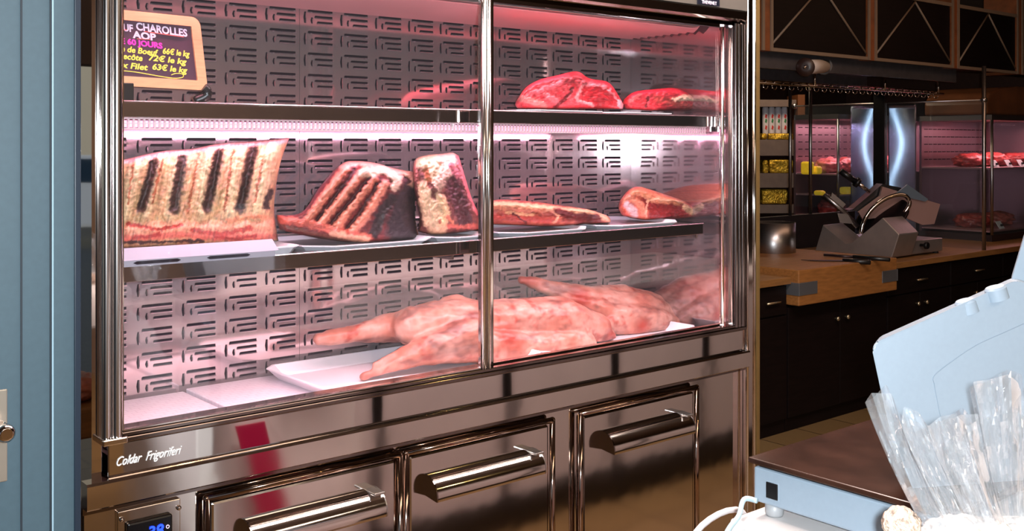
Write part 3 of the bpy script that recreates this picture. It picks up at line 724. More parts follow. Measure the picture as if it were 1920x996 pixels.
bm = BM(); box(bm, .80, .83, YB-.02, YB+.02, SH1-.004, bz0+.01, .002); bm_obj('rest', bm, BLACK, sign)

# ------------------------------------------------------------------ blue door at the left
DY = 2.05
x0 = PY(-60, 500, DY)[0]-.25; x1 = PY(151, 500, DY)[0]
bm = BM(); box(bm, x0, x1-.012, DY, DY+.05, .01, 2.6)
d1 = structure(bm_obj('door_1', bm, BLUEDOOR))
for px, w, m in ((38, .0035, BLUEDARK), (93, .003, BLUEDARK)):
    x = PY(px, 500, DY)[0]; bm = BM(); box(bm, x, x+w, DY-.0015, DY+.001, .02, 2.6); bm_obj('groove', bm, m, d1)
x = PY(95, 500, DY)[0]; bm = BM(); box(bm, x+.002, x+.0045, DY-.002, DY+.001, .02, 2.6); bm_obj('bead', bm, mat('light blue bead', (150,180,196), .3), d1)
bm = BM(); box(bm, x1-.012, x1, DY-.004, DY+.05, .01, 2.6, .002); bm_obj('edge_strip', bm, mat('dark blue edge', (28,40,54), .35), d1)
xa, xb = PY(-40, 800, DY)[0], PY(13, 800, DY)[0]
za, zb = PY(5, 903, DY)[1], PY(5, 730, DY)[1]
bm = BM(); box(bm, xa, xb, DY-.004, DY+.001, za, zb, .0018); lp = bm_obj('lock_plate', bm, mat('satin nickel', (176,168,156), .35, .8), d1)
bm = BM(); lathe(bm, (PY(-2, 803, DY)[0], DY-.004, PY(-2, 803, DY)[1]), [(.014,0),(.014,.006),(.008,.012),(.008,.03),(.016,.034),(.016,.045),(.01,.05)], 20, (0,-1,0)); bm_obj('knob', bm, CHROME, lp)

# ------------------------------------------------------------------ sales counter with scale and bags (right foreground)
TOPZ = .962
cc = thing('sales_counter', (2.6, .8, 0), 'pale shop counter edge under the white scale, bottom right', 'counter')
PANEL = mat('pale counter panel', (206,196,196), .5, var=.05, vscale=4)
A0 = PD(1405, 858, 1.8); U = Vector((0,-1,0)); Vv = Vector((1,0,0))
cx0, cy1 = PZ(1372, 974, TOPZ)[0], A0.y+.012
bm = BM(); box(bm, cx0+.02, 4.6, .30, cy1-.02, .12, TOPZ-.03); bm_obj('body', bm, PANEL, cc)
bm = BM(); box(bm, cx0+.08, 4.6, .36, cy1-.08, 0, .12); bm_obj('plinth', bm, BLACK, cc)
for i in range(6):
    x = cx0+.02+i*.62; bm = BM(); box(bm, x, x+.035, cy1-.024, cy1-.008, .12, TOPZ-.03); bm_obj('frame_bar', bm, BLACK, cc)
bm = BM(); box(bm, cx0+.02, 4.6, cy1-.024, cy1-.008, .12, .17); bm_obj('frame_bar', bm, BLACK, cc)
bm = BM(); box(bm, cx0, 4.6, .25, cy1, TOPZ-.03, TOPZ, .008); bm_obj('worktop', bm, mat('pale worktop', (214,208,206), .4), cc)

scale = thing('retail_scale', (A0.x, A0.y, TOPZ), 'white shop scale with smoked brown weighing plate and tall pale housing, bottom right', 'scale')
zp = A0.z
def q(u, v, z): 
    p = A0+U*u+Vv*v; return Vector((p.x, p.y, z))
LU, LV = .36, .44
bm = BM(); obox(bm, q(LU/2+.006, LV/2+.004, (zp-.014+zp-.074)/2), U, Vv, (0,0,1), LU/2, LV/2, .030, .004); bm_obj('body', bm, SHELLW, scale)
bm = BM(); obox(bm, q(LU/2+.006, LV/2+.004, zp-.011), U, Vv, (0,0,1), LU/2-.006, LV/2-.006, .006, .002); bm_obj('gap', bm, BLACK, scale)
bm = BM(); obox(bm, q(LU/2, LV/2, zp-.004), U, Vv, (0,0,1), LU/2+.002, LV/2+.002, .005, .0025); bm_obj('weighing_plate', bm, BROWNTOP, scale)
cp_ = q(.045, .0065, zp-.047)
bm = BM(); obox(bm, cp_, U, Vv, (0,0,1), .0135, .0035, .0155, .001); pt = bm_obj('port', bm, SHELLW, scale)
bm = BM(); obox(bm, cp_-Vv*.003, U, Vv, (0,0,1), .0115, .0025, .0135, .001); bm_obj('socket', bm, BLACK, pt)
for u, v in ((.03,.03),(.03,LV-.04),(LU-.04,.03),(LU-.04,LV-.04)):
    bm = BM(); lathe(bm, q(u, v, TOPZ), [(.014,0),(.016,.004),(.016,max(.006, zp-.074-TOPZ))], 20); bm_obj('foot', bm, mat('ribbed foot', (150,150,152), .4), scale)
# tall housing (display pod) seen from behind
def hp(px, py, d): return PD(px, py, d)
dd = 1.62
pod = [(1633,646),(1905,525),(1990,560),(2110,640),(2110,1010),(1745,1010),(1664,790)]
import itertools
nrm = PD(1850, 700, 1)-Vector((0,0,H)); nrm.z *= .2; nrm.normalize()
Pp = [hp(x, y, dd+ (x-1633)*.0002) for x, y in pod]
def round_poly(P, r, k=5):
    out = []
    n = len(P)
    for i in range(n):
        p0, p1, p2 = P[i-1], P[i], P[(i+1) % n]
        a = (p0-p1).normalized()*min(r, (p0-p1).length*.4); b = (p2-p1).normalized()*min(r, (p2-p1).length*.4)
        for t in range(k+1):
            s = t/k; out.append((p1+a)*(1-s)**2+p1*2*s*(1-s)+(p1+b)*s*s)
    return out
bm = BM(); prism(bm, round_poly(Pp, .014), nrm*.07, bev=.005); hs = bm_obj('housing', bm, SHELLW, scale, sharp=math.radians(50))
bm = BM(); l = [hp(x, y, dd+(x-1633)*.0002-.0008) for x, y in ((1925,605),(1880,625),(1830,648),(1785,678),(1752,705),(1752,722),(1757,750),(1765,790),(1775,830))]
tube(bm, smooth_line(l), .0006, 6); bm_obj('panel_seam', bm, mat('seam grey', (120,134,148), .6), hs)
for px, py in ((1812,573),(1868,548)):
    c = hp(px, py, dd+.05); bm = BM(); lathe(bm, c, [(.017,-.012),(.017,.006),(.014,.009)], 20, (-.28*S,.28*C,.96)); bm_obj('knob', bm, SHELLW, hs, sharp=math.radians(40))
pp2 = [hp(x, y, dd+.1) for x, y in ((1895,530),(1925,430),(2080,400),(2080,600),(1930,600))]
bm = BM(); prism(bm, round_poly(pp2, .01), nrm*.04, bev=.003); bm_obj('display_head', bm, SHELLW, scale)
# cable
cb = [q(.02, -.006, zp-.068), q(-.005, -.008, zp-.072), PD(1385, 968, 1.76), PD(1368, 990, 1.74), PD(1355, 1020, 1.72), PD(1345, 1080, 1.70), PD(1342, 1180, 1.70)]
bm = BM(); tube(bm, smooth_line(cb, 6), .0045, 10); tag(bm_obj('power_cable', bm, mat('grey cable', (168,190,198), .45), None, True), 'pale grey cable hanging from the corner of the white scale', 'cable')

# paper carrier bag standing against the counter front, mirrored in the steel drawers
cb_ = thing('carrier_bag', (1.62, cy1+.10, 0), 'white paper carrier bag with magenta band, mirrored at the left of the steel drawers', 'bag')
bm = BM(); a_ = [bm.verts.new(p) for p in ((1.38,cy1+.02,0),(1.86,cy1+.02,0),(1.86,cy1+.20,0),(1.38,cy1+.20,0))]; b_ = [bm.verts.new(p) for p in ((1.36,cy1+.05,.74),(1.88,cy1+.05,.76),(1.87,cy1+.17,.73),(1.36,cy1+.18,.75))]
bm.faces.new(a_)
for i in range(4): bm.faces.new((a_[i], a_[(i+1)%4], b_[(i+1)%4], b_[i]))
bmesh.ops.subdivide_edges(bm, edges=bm.edges[:], cuts=5, use_grid_fill=True)
for v in bm.verts:
    if v.co.z > .01: v.co += Vector((0, noise.noise(v.co*6)*.035, 0)) if v.co.y > cy1+.1 else Vector((0, abs(noise.noise(v.co*6))*.01, 0))
bm_obj('sack', bm, mat('white paper', (232,226,224), .5), cb_, True)
bm = BM(); prism(bm, [Vector((1.52,cy1+.222,.30)), Vector((1.62,cy1+.222,.30)), Vector((1.52,cy1+.205,.72)), Vector((1.42,cy1+.205,.72))], (0,.003,0)); bm_obj('band', bm, mat('magenta print', (190,20,80), .5), cb_)
bm = BM(); tube(bm, smooth_line([Vector((1.5,cy1+.17,.74)), Vector((1.54,cy1+.17,.86)), Vector((1.68,cy1+.17,.87)), Vector((1.73,cy1+.17,.74))]), .006, 8); bm_obj('handle', bm, mat('white paper', (232,226,224), .5), cb_, True)

# cellophane bags
def bag(nm, neck, pts, d, seed, label, m, mid=.5, body=True, layers=2):
    """pts: top edge (px,py) left to right; neck px,py; film fans out of the neck in irregular pleats"""
    rnd = random.Random(seed)
    base = PD(neck[0], neck[1], d)
    root = thing(nm, (base.x, base.y, TOPZ), label, 'bag', 'cellophane bags')
    nU, nV = 64, 22
    for ly in range(layers):
        T = resample(pts if ly == 0 else [(x+rnd.uniform(-12,12), y+rnd.uniform(-18,26)) for x, y in pts], nU, False)
        bm = BM(); G = []
        ph = rnd.random()*9
        for i in range(nU):
            u = i/(nU-1); row = []
            side = math.sin(u*PI)
            for j in range(nV):
                v = j/(nV-1)
                nx = neck[0]+(u-.5)*neck[2]
                bulge = (1-(1-v)**2)*.25+v*.75
                x = nx+(T[i,0]-nx)*bulge; y = neck[1]+(T[i,1]-neck[1])*v
                pl = .011*math.sin(u*24+ph+3*nz(u*6, v*1.4, 3, seed))*(.35+v)+.020*nz(u*11, v*2.4, 3, seed+ly*3.3)*(.25+v)+.010*nz(u*26, v*5, 3, seed+7, 2)
                dep = d+(-.055 if ly == 0 else .055)*side*(.35+.65*v)+pl
                row.append(bm.verts.new(PD(x, y, dep)))
            G.append(row)
        for i in range(nU-1):
            for j in range(nV-1): bm.faces.new((G[i][j], G[i+1][j], G[i+1][j+1], G[i][j+1]))
        bm_obj('film', bm, m if ly == 0 else FILM2, root, ly == 0, sharp=math.radians(14) if ly == 0 else None)
    if body:
        bm = BM(); bmesh.ops.create_icosphere(bm, subdivisions=5, radius=1)
        hgt = base.z-TOPZ+.012
        for v in bm.verts:
            k = 1+.10*noise.fractal(v.co*4+Vector((seed,0,0)), .6, 2, 4)
            v.co = Vector((base.x+v.co.x*.085*k, base.y+v.co.y*.085*k, max(TOPZ, TOPZ+hgt/2+v.co.z*hgt*.55*k)))
        bm_obj('contents', bm, mat('pale wrapped biscuits', (216,210,204), .4, var=.3, vscale=45, bump=.8, bscale=60), root, True)
    return root
bag('cellophane_bag', (1815,1005,150), [(1622,755),(1634,737),(1672,738),(1690,800),(1694,762),(1722,772),(1740,800),(1762,782),(1790,776),(1815,800),(1830,790)], 1.30, 3, 'clear crinkled cellophane bag with open flared top, left one beside the scale', FILM)
bag('cellophane_bag', (1900,1000,110), [(1760,800),(1800,778),(1842,776),(1824,716),(1856,712),(1890,702),(1908,716),(1930,780),(1960,770),(1990,800)], 1.43, 8, 'clear cellophane bag with gathered top at the lower right corner of the photo', FILM)
bc = PD(1690, 985, 1.30)
bm = BM(); bmesh.ops.create_icosphere(bm, subdivisions=4, radius=.023, matrix=Matrix.Translation(bc))
for v in bm.verts:
    d_ = v.co-bc; v.co = bc+d_*(1+.10*noise.fractal(d_*120, .6, 2, 3))
ob = bm_obj('wrapped_sweet', bm, mat('crackled foil', (196,170,152), .35, .0, var=.6, vscale=130, bump=.9, bscale=120), None, True); tag(ob, 'round brown and white speckled wrapped sweet in front of the scale, below the bag', 'sweet')
ped = BM(); lathe(ped, (bc.x, bc.y, TOPZ), [(.03,0),(.032,.01),(.03, bc.z-TOPZ-.018),(.02, bc.z-TOPZ-.016)], 24)
tag(bm_obj('sweet_jar', ped, mat('pale jar', (214,210,206), .3)), 'pale jar holding up the speckled wrapped sweet', 'jar')

# ------------------------------------------------------------------ service counter at the back right
CYF = 3.47; CT = .865
def xf(px, Y): return PY(px, 500, Y)[0]
cuts = [3.2, PY(1498, 540, 3.4)[0]-.006] + [PY(1682, 520, 3.4)[0]+.006, xf(1782, CYF), xf(1880, CYF), 8.2, 8.9]
GC = 'dark cabinet units under the back worktop'
HAND = mat('brass pull', (214,196,164), .25, .9)
nth = ['at the left beside the case', 'under the wooden butcher block', 'right of the butcher block', 'under the slicer plate', 'second from the right', 'at the far right end']
for k in range(len(cuts)-1):
    a, b = cuts[k]+.003, cuts[k+1]-.003
    u = thing('base_cabinet', ((a+b)/2, CYF+.3, 0), 'dark wooden base cabinet %s of the back counter' % nth[k], 'cabinet', GC)
    zt = .825 if k != 1 else .70
    bm = BM(); box(bm, a, b, CYF+.02, CYF+.62, 0.0, zt); bm_obj('carcass', bm, DARKWOOD, u)
    if k != 1:
        bm = BM(); box(bm, a+.006, b-.006, CYF, CYF+.02, .66, zt-.008, .002); dr = bm_obj('drawer', bm, DARKWOOD, u)
        xm = (a+b)/2 if k else xf(1446, CYF)
        zc = .735
        bm = BM(); tube(bm, [(xm-.06, CYF-.018, zc), (xm+.06, CYF-.018, zc)], .006, 8)
        for s in (-.04, .04): tube(bm, [(xm+s, CYF-.018, zc), (xm+s, CYF, zc)], .004, 8)
        bm_obj('handle', bm, HAND, dr, True)
    mid = (a+b)/2; top = .65 if k != 1 else .69
    for s, (p, r) in enumerate(((a+.006, mid-.002), (mid+.002, b-.006))):
        bm = BM(); box(bm, p, r, CYF, CYF+.02, .08, top, .002); dr = bm_obj('door', bm, DARKWOOD, u)
        xk = r-.05 if s == 0 else p+.05
        bm = BM(); lathe(bm, (xk, CYF, .585), [(.006,0),(.006,.012),(.013,.018),(.013,.026),(.006,.03)], 12, (0,-1,0)); bm_obj('knob', bm, HAND, dr)
# worktop
bm = BM(); box(bm, 3.2, PY(1498, 540, 3.4)[0]-.006, CYF-.025, 4.345, .827, CT, .003); tag(bm_obj('worktop', bm, TOPWOOD), 'short wooden worktop left of the butcher block, under the steel pot', 'worktop')
bm = BM(); box(bm, PY(1682, 520, 3.4)[0]+.006, 8.9, CYF-.025, 4.345, .827, CT, .003); tag(bm_obj('worktop', bm, TOPWOOD), 'long wooden worktop right of the butcher block, under the slicer', 'worktop')
bx0b, bx1b = PY(1498, 540, 3.4)[0], PY(1682, 520, 3.4)[0]
blk = thing('butcher_block', ((bx0b+bx1b)/2, 3.7, .70), 'thick pale wooden butcher block with metal corner brackets set into the back counter', 'chopping block')
bm = BM(); box(bm, bx0b, bx1b, 3.4, 4.34, .708, .905, .006); bm_obj('block', bm, WOOD, blk)
for x, sgn in ((bx0b, 1), (bx1b, -1)):
    bm = BM(); box(bm, min(x, x+sgn*.17), max(x, x+sgn*.17), 3.396, 3.4, .765, .835, .001); box(bm, min(x-sgn*.004, x), max(x-sgn*.004, x), 3.396, 3.52, .765, .835, .001); bm_obj('corner_bracket', bm, mat('galvanised bracket', (150,152,158), .4, .8), blk)
# knife on the block
def wpt(px, py, z): x, y = PZ(px, py, z); return Vector((x, y, z))
zk = .905
kn = thing('butcher_knife', wpt(1580, 487, zk), 'long butcher knife with dark handle lying on the butcher block', 'knife')
ka, kb, kc = wpt(1502, 488, zk+.004), wpt(1580, 489, zk+.004), wpt(1632, 492, zk+.004)
bm = BM(); dr = (kb-ka).normalized(); pn = Vector((-dr.y, dr.x, 0))
prism(bm, [ka, ka.lerp(kb,.3)-pn*.03, kb-pn*.03, kb+pn*.02], (0,0,.003)); bm_obj('blade', bm, mat('dark blade', (60,48,50), .3, .7), kn)
bm = BM(); tube(bm, [kb, kb.lerp(kc,.5), kc], [.014,.016,.015], 10); bm_obj('handle', bm, BLACK, kn, True)
kn2 = thing('sharpening_steel', wpt(1620, 482, zk), 'dark sharpening rod lying behind the knife on the butcher block', 'sharpener')
bm = BM(); tube(bm, [wpt(1545, 478, zk+.012), wpt(1600, 482, zk+.012)], .008, 8); bm_obj('rod', bm, mat('dark blade', (60,48,50), .3, .7), kn2, True)
bm = BM(); tube(bm, [wpt(1600, 482, zk+.014), wpt(1668, 487, zk+.014)], .013, 8); bm_obj('handle', bm, BLACK, kn2, True)

# backsplash + steel pot
bm = BM(); box(bm, 3.3, 6.95, 4.35, 4.40, .0, 1.10); structure(bm_obj('wall_splash', bm, mat('black splash', (12,8,9), .5)))
pc = PY(1455, 440, 4.0)
bm = BM(); lathe(bm, (xf(1450, 4.1), 4.1, CT), [(.13,0),(.14,.01),(.14,.23),(.135,.23),(.13,.02),(.02,.015)], 36); tag(bm_obj('steel_pot', bm, STEEL, None), 'round brushed steel pot on the back worktop beside the display case', 'pot')

# ------------------------------------------------------------------ meat slicer
sx0, sy0 = PZ(1672, 484, CT+.01); sz0 = CT
sl = thing('meat_slicer', (sx0+.3, sy0+.3, CT), 'large steel meat slicer with round blade guard standing on the back worktop', 'slicer')
def sp2(px, py): y, z = PX(px, py, sx0); return Vector((sx0, y, z))
profl = [sp2(1672,481), sp2(1528,468), sp2(1543,421), sp2(1585,459), sp2(1597,458), sp2(1655,408), sp2(1686,440)]
for p in profl[:2]: p.z = CT+.012
bm = BM(); prism(bm, profl, (.24, 0, 0), bev=.006); bm_obj('body', bm, STEEL_PALE, sl)
bm = BM(); box(bm, sx0+.24, sx0+.66, sy0+.01, sy0+.55, CT+.012, CT+.10, .006); bm_obj('base', bm, STEEL_PALE, sl)
for dx, dy in ((.03,.03),(.6,.03),(.03,.52),(.6,.5)):
    bm = BM(); lathe(bm, (sx0+dx, sy0+dy, CT), [(.02,0),(.018,.014)], 12); bm_obj('foot', bm, RUBBER, sl)
def sD(px, py, f): return PD(px, py, f)
fs = 7.1
bc_ = sD(1650, 400, fs); bn = Vector((.70, .35, .62)).normalized()
ab = sD(1600, 445, fs); bb_ = sD(1700, 375, fs)
axis = (sD(1665, 430, fs)-sD(1640, 385, fs)).normalized()
bm = BM(); dirv = Vector((S, -C, 0)); upv = Vector((0,0,1))
# blade disc: seen almost edge-on, leaning
ax2 = (-dirv*.60+upv*.80-Vector((C,S,0))*.42).normalized()
lathe(bm, sD(1654, 406, fs), [(.175,-.010),(.188,0),(.175,.010),(.03,.018)], 40, ax2); bm_obj('blade', bm, mat('dark blade steel', (46,38,42), .3, .8), sl)
bm = BM(); tube(bm, smooth_line([sD(x, y, fs-.1) for x, y in ((1614,438),(1620,415),(1634,393),(1656,375),(1680,366),(1697,367),(1705,377),(1703,389),(1690,407))]), .014, 10); bm_obj('blade_guard', bm, CHROME, sl, True)
bm = BM(); prism(bm, [sD(x, y, fs+.05) for x, y in ((1592,394),(1600,392),(1655,345),(1690,352),(1693,365),(1640,400),(1620,398))], Vector((C,S,0))*.12); bm_obj('pusher', bm, BLACK, sl)
bm = BM(); prism(bm, [sD(x, y, fs+.0) for x, y in ((1610,398),(1650,368),(1655,350),(1763,383),(1752,420),(1730,422),(1690,405),(1650,408),(1618,412))], Vector((C,S,0))*.03); bm_obj('food_tray', bm, mat('rosy steel', (186,150,146), .35, .7), sl)
bm = BM(); prism(bm, [sD(x, y, fs-.03) for x, y in ((1678,365),(1702,346),(1741,374),(1735,378))], Vector((C,S,0))*.02); bm_obj('thickness_plate', bm, mat('blue grey plate', (110,124,140), .4, .6), sl)
bm = BM(); tube(bm, [sD(1576,321,fs-.05), sD(1604,340,fs-.05)], .021, 12); tube(bm, [sD(1604,340,fs-.05), sD(1610,344,fs-.05)], .034, 12); hd = bm_obj('handle', bm, BLACK, sl, True)
bm = BM(); tube(bm, [sD(1609,343,fs-.05), sD(1630,360,fs-.03)], .013, 10); bm_obj('handle_rod', bm, CHROME, sl, True)
bm = BM(); tube(bm, [sD(1545,366,fs), sD(1575,390,fs), sD(1608,425,fs)], .017, 8); prism(bm, [sD(x, y, fs-.02) for x, y in ((1560,361),(1586,383),(1580,390),(1558,372))], Vector((C,S,0))*.02); prism(bm, [sD(x, y, fs-.02) for x, y in ((1570,400),(1590,402),(1600,420),(1575,418))], Vector((C,S,0))*.02); bm_obj('carriage_arm', bm, STEEL, sl)
kx, kz = sx0+.36, CT+.075
bm = BM(); lathe(bm, (sx0+.36, sy0+.005, CT+.07), [(.010,0),(.010,.03),(.024,.034),(.024,.05),(.02,.055)], 16, (0,-1,0)); bm_obj('adjust_knob', bm, BLACK, sl)

# ------------------------------------------------------------------ glass partition on the counter and things behind
PXX = 7.146
y1p = PX(1490, 195, PXX)[0]
part_ = thing('glass_partition', (PXX, 4.2, CT), 'glass screen with a dark centre post standing across the back worktop behind the slicer', 'glass screen')
ym = PX(1655, 195, PXX)[0]
for a, b in ((3.475, ym-.02), (ym+.06, y1p)):
    bm = BM(); box(bm, PXX-.004, PXX+.004, a, b, CT if b < 4.35 else 1.10, 1.905); bm_obj('pane', bm, GLASS_B, part_)
bm = BM(); box(bm, PXX-.02, PXX+.02, ym-.025, ym+.065, CT, 2.02); bm_obj('centre_post', bm, BLACK, part_)
bm = BM(); tube(bm, [(PXX, 3.47, CT), (PXX, 3.47, 2.14)], .014, 10); bm_obj('end_post', bm, STEEL, part_, True)
bm = BM(); tube(bm, [(PXX, 3.47, 1.905), (PXX, y1p, 1.905)], .006, 8)
for y in (3.47, y1p): bmesh.ops.create_uvsphere(bm, u_segments=12, v_segments=8, radius=.022, matrix=Matrix.Translation(Vector((PXX, y, 1.905))))
bm_obj('top_rail', bm, STEEL, part_, True)
# two curved polished steel columns by the centre post turned and bulged to throw back the flash as glare
for pxa, pxb, f, lab in ((1596, 1641, 8.4, 'left'), (1667, 1716, 8.3, 'right')):
    a, b = PD(pxa, 500, f), PD(pxb, 500, f); mid = (a+b)/2; w = (b-a).length; toc = Vector((-mid.x, -mid.y, 0)).normalized(); rgt = Vector((-toc.y, toc.x, 0))
    bm = BM(); G = []
    ns, nvv = 24, 40
    for i in range(ns+1):
        s = i/ns-.5; row = []
        for j in range(nvv+1):
            t = j/nvv; z = CT+t*(1.905-CT)
            s0 = (.02+.42*min(1, abs(t-.71)/.3)**1.5)*(1 if lab == 'left' else -1)
            p = mid+rgt*(s*w)+toc*(.012*(1-4*(s-s0)**2))+Vector((0,0,z-mid.z))
            row.append(bm.verts.new(p))
        G.append(row)
    for i in range(ns):
        for j in range(nvv): bm.faces.new((G[i][j], G[i+1][j], G[i+1][j+1], G[i][j+1])).smooth = True
    bmesh.ops.solidify(bm, geom=bm.faces[:], thickness=.02)
    tag(bm_obj('steel_column', bm, mat('blue polished steel', (196,212,236), .27, 1, bump=.02, bscale=3)), 'shiny bluish steel column glaring with the flash, %s of the dark post' % lab, 'column', 'polished columns')

# meat display beyond the glass
def far_case(name, x0, x1, y0, y1, z0, z1, label, sh, zb=0):
    r = thing(name, ((x0+x1)/2, (y0+y1)/2, 0), label, 'display case')
    bm = BM(); box(bm, x0, x1, y0, y1, zb, z0); bm_obj('base', bm, mat('dark case base', (40,28,30), .4), r)
    bm = BM(); box(bm, x0, x1, y1-.02, y1, z0, z1); box(bm, x1-.02, x1, y0, y1, z0, z1)
    for k in range(14):
        for j in range(5):
            xx = x0+.04+k*(x1-x0-.08)/14; zz = z1-.06-j*.06
            box(bm, xx, xx+.05, y1-.024, y1-.02, zz-.006, zz, mi=1)
    bm_obj('back_panel', bm, [mat('rosy steel panel', (150,118,124), .3, .8), SLOT], r)
    for z in sh:
        bm = BM(); box(bm, x0+.01, x1-.02, y0+.02, y1-.02, z-.012, z); bm_obj('shelf', bm, mat('rosy shelf', (190,150,156), .3, .6), r)
    bm = BM(); box(bm, x0, x1, y0, y1, z1, z1+.04); bm_obj('top', bm, STEEL, r)
    for x in (x0, x1):
        bm = BM(); tube(bm, [(x, y0, z0), (x, y0, z1)], .012, 8); bm_obj('post', bm, STEEL, r, True)
    bm = BM(); box(bm, x0, x1, y0-.003, y0+.001, z0, z1); bm_obj('glass', bm, GLASS_B, r)
    return r
fa = PD(1500, 300, 9.6); fb = PD(1594, 300, 9.6)
far_case('back_display_case', 7.35, 8.75, 4.75, 5.17, .95, 1.80, 'pink lit glass meat case behind the glass screen, centre right of the photo', (1.02, 1.19, 1.36))
far_case('corner_display_case', PY(1850, 300, 3.75)[0]+.02, 8.85, 3.72, 4.3, CT+.05, 1.78, 'glass meat case with price cards at the far right edge', (.945, 1.42), CT)
def lump(name, c, rx_, ry_, rz_, rgb, label, cat, group, seed=0, parent=None):
    bm = BM(); bmesh.ops.create_icosphere(bm, subdivisions=4, radius=1)
    for v in bm.verts:
        k = 1+.22*noise.fractal(v.co*2.2+Vector((seed*3.1, 1, 2)), .6, 2, 4)
        v.co = Vector((c[0]+v.co.x*rx_*k, c[1]+v.co.y*ry_*k, max(c[2], c[2]+rz_*.8+v.co.z*rz_*k)))
    o = bm_obj(name, bm, mat('lump'+str(rgb), rgb, .4, var=.35, vscale=25, bump=.4, bscale=30), None, True)
    tag(o, label, cat, group); return o
cardM = mat('white price card', (240,240,238), .5)
k = 0
for (x, z, col, w) in ((7.55,1.36,(190,92,92),.11),(7.80,1.36,(150,60,52),.12),(8.08,1.36,(202,110,108),.13),(8.40,1.36,(176,84,84),.14),(7.6,1.02,(160,60,56),.12),(7.95,1.02,(120,44,40),.14),(8.3,1.02,(180,90,84),.13)):
    lump('meat_piece', (x, 4.97, z), w, .11, .07, col, 'piece of meat on the %s shelf of the pink lit case behind the glass screen' % ('upper' if z > 1.2 else 'lower'), 'meat', 'meat behind the glass screen on the %s shelf' % ('upper' if z > 1.2 else 'lower'), k); k += 1
xc0 = PY(1850, 300, 3.75)[0]+.02
for i, (x, z, col) in enumerate(((xc0+.28,1.42,(170,60,60)),(xc0+.62,1.42,(190,80,76)),(xc0+.98,1.42,(160,56,54)),(xc0+.3,.945,(150,60,52)),(xc0+.7,.945,(176,92,80)))):
    lump('meat_piece', (x, 4.02, z), .15, .13, .06, col, 'piece of meat on the %s shelf of the corner case at the far right' % ('upper' if z > 1.2 else 'lower'), 'meat', 'meat in the corner case on the %s shelf' % ('upper' if z > 1.2 else 'lower'), 20+i)
for i, (px, py) in enumerate(((1868,325),(1893,325),(1916,325),(1877,435))):
    z = 1.42 if py < 400 else .945; x = PY(px, py, 3.8)[0]
    bm = BM(); prism(bm, [Vector((x-.04, 3.79, z)), Vector((x+.04, 3.79, z)), Vector((x+.03, 3.82, z+.055)), Vector((x-.05, 3.82, z+.055))], (0,.004,0)); cd = bm_obj('price_card', bm, cardM)
    tag(cd, 'small white price card %s in the corner case' % ('standing alone on the lower shelf' if z < 1 else ('leftmost of three on the upper shelf', 'middle of three on the upper shelf', 'rightmost of three on the upper shelf')[i]), 'price card', 'price cards in the corner case')
    bm = BM(); box(bm, x-.012, x+.004, 3.785, 3.80, z+.018, z+.034); bm_obj('print', bm, BLACK, cd)
# round wooden bread loaf-like hood on top of the corner case
bm = BM(); 
hx = xc0
prism(bm, [Vector((hx-.02+1.2*(1-math.cos(0))*0+t, 3.75, z)) for t, z in ((0,1.82),(.0,1.92),(.06,1.985),(.2,2.03),(.5,2.05),(1.2,2.06),(1.2,1.82))], (0,.5,0), bev=.02)
tag(bm_obj('wooden_hood', bm, mat('varnished wood', (110,66,40), .35, var=.3, vscale=5)), 'rounded brown wooden hood on top of the far right case', 'hood')

# shelves with wrapped goods at the back left of the service area
ru = thing('back_shelf_unit', PD(1460, 400, 9.5)*1, 'open wooden shelf unit holding gold packs, seen just right of the display case', 'shelf')
ru.location.z = 0
sh = PD(1428, 300, 9.0); 
def shelf_at(py0, py1, px0, px1, f, dep=.35):
    a, b = PD(px0, py0, f), PD(px1, py0, f); z0, z1 = PD(px0, py1, f).z, a.z
    return a, b, z0, z1
fS = 8.9; side = Vector((S,-C,0)); fw = Vector((C,S,0))
for py0, py1 in ((262,292),(325,352),(187,200),(384,400)):
    a, b, z0, z1 = shelf_at(py0, py1, 1422, 1493, fS)
    bm = BM(); prism(bm, [Vector((a.x,a.y,z0)), Vector((b.x,b.y,z0)), Vector((b.x,b.y,z1)), Vector((a.x,a.y,z1))], fw*.35); bm_obj('shelf_board', bm, mat('grey brown board', (118,100,92), .5, var=.1), ru)
a = PD(1496, 300, fS); bm = BM(); prism(bm, [Vector((a.x,a.y,0)), Vector((a.x+side.x*.06,a.y+side.y*.06,0)), Vector((a.x+side.x*.06,a.y+side.y*.06,2.02)), Vector((a.x,a.y,2.02))], fw*.35); bm_obj('upright', bm, mat('brown upright', (120,70,36), .5), ru)
a = PD(1418, 300, fS); bm = BM(); prism(bm, [Vector((a.x,a.y,0)), Vector((a.x+side.x*.03,a.y+side.y*.03,0)), Vector((a.x+side.x*.03,a.y+side.y*.03,2.02)), Vector((a.x,a.y,2.02))], fw*.35); bm_obj('upright', bm, mat('brown upright', (120,70,36), .5), ru)
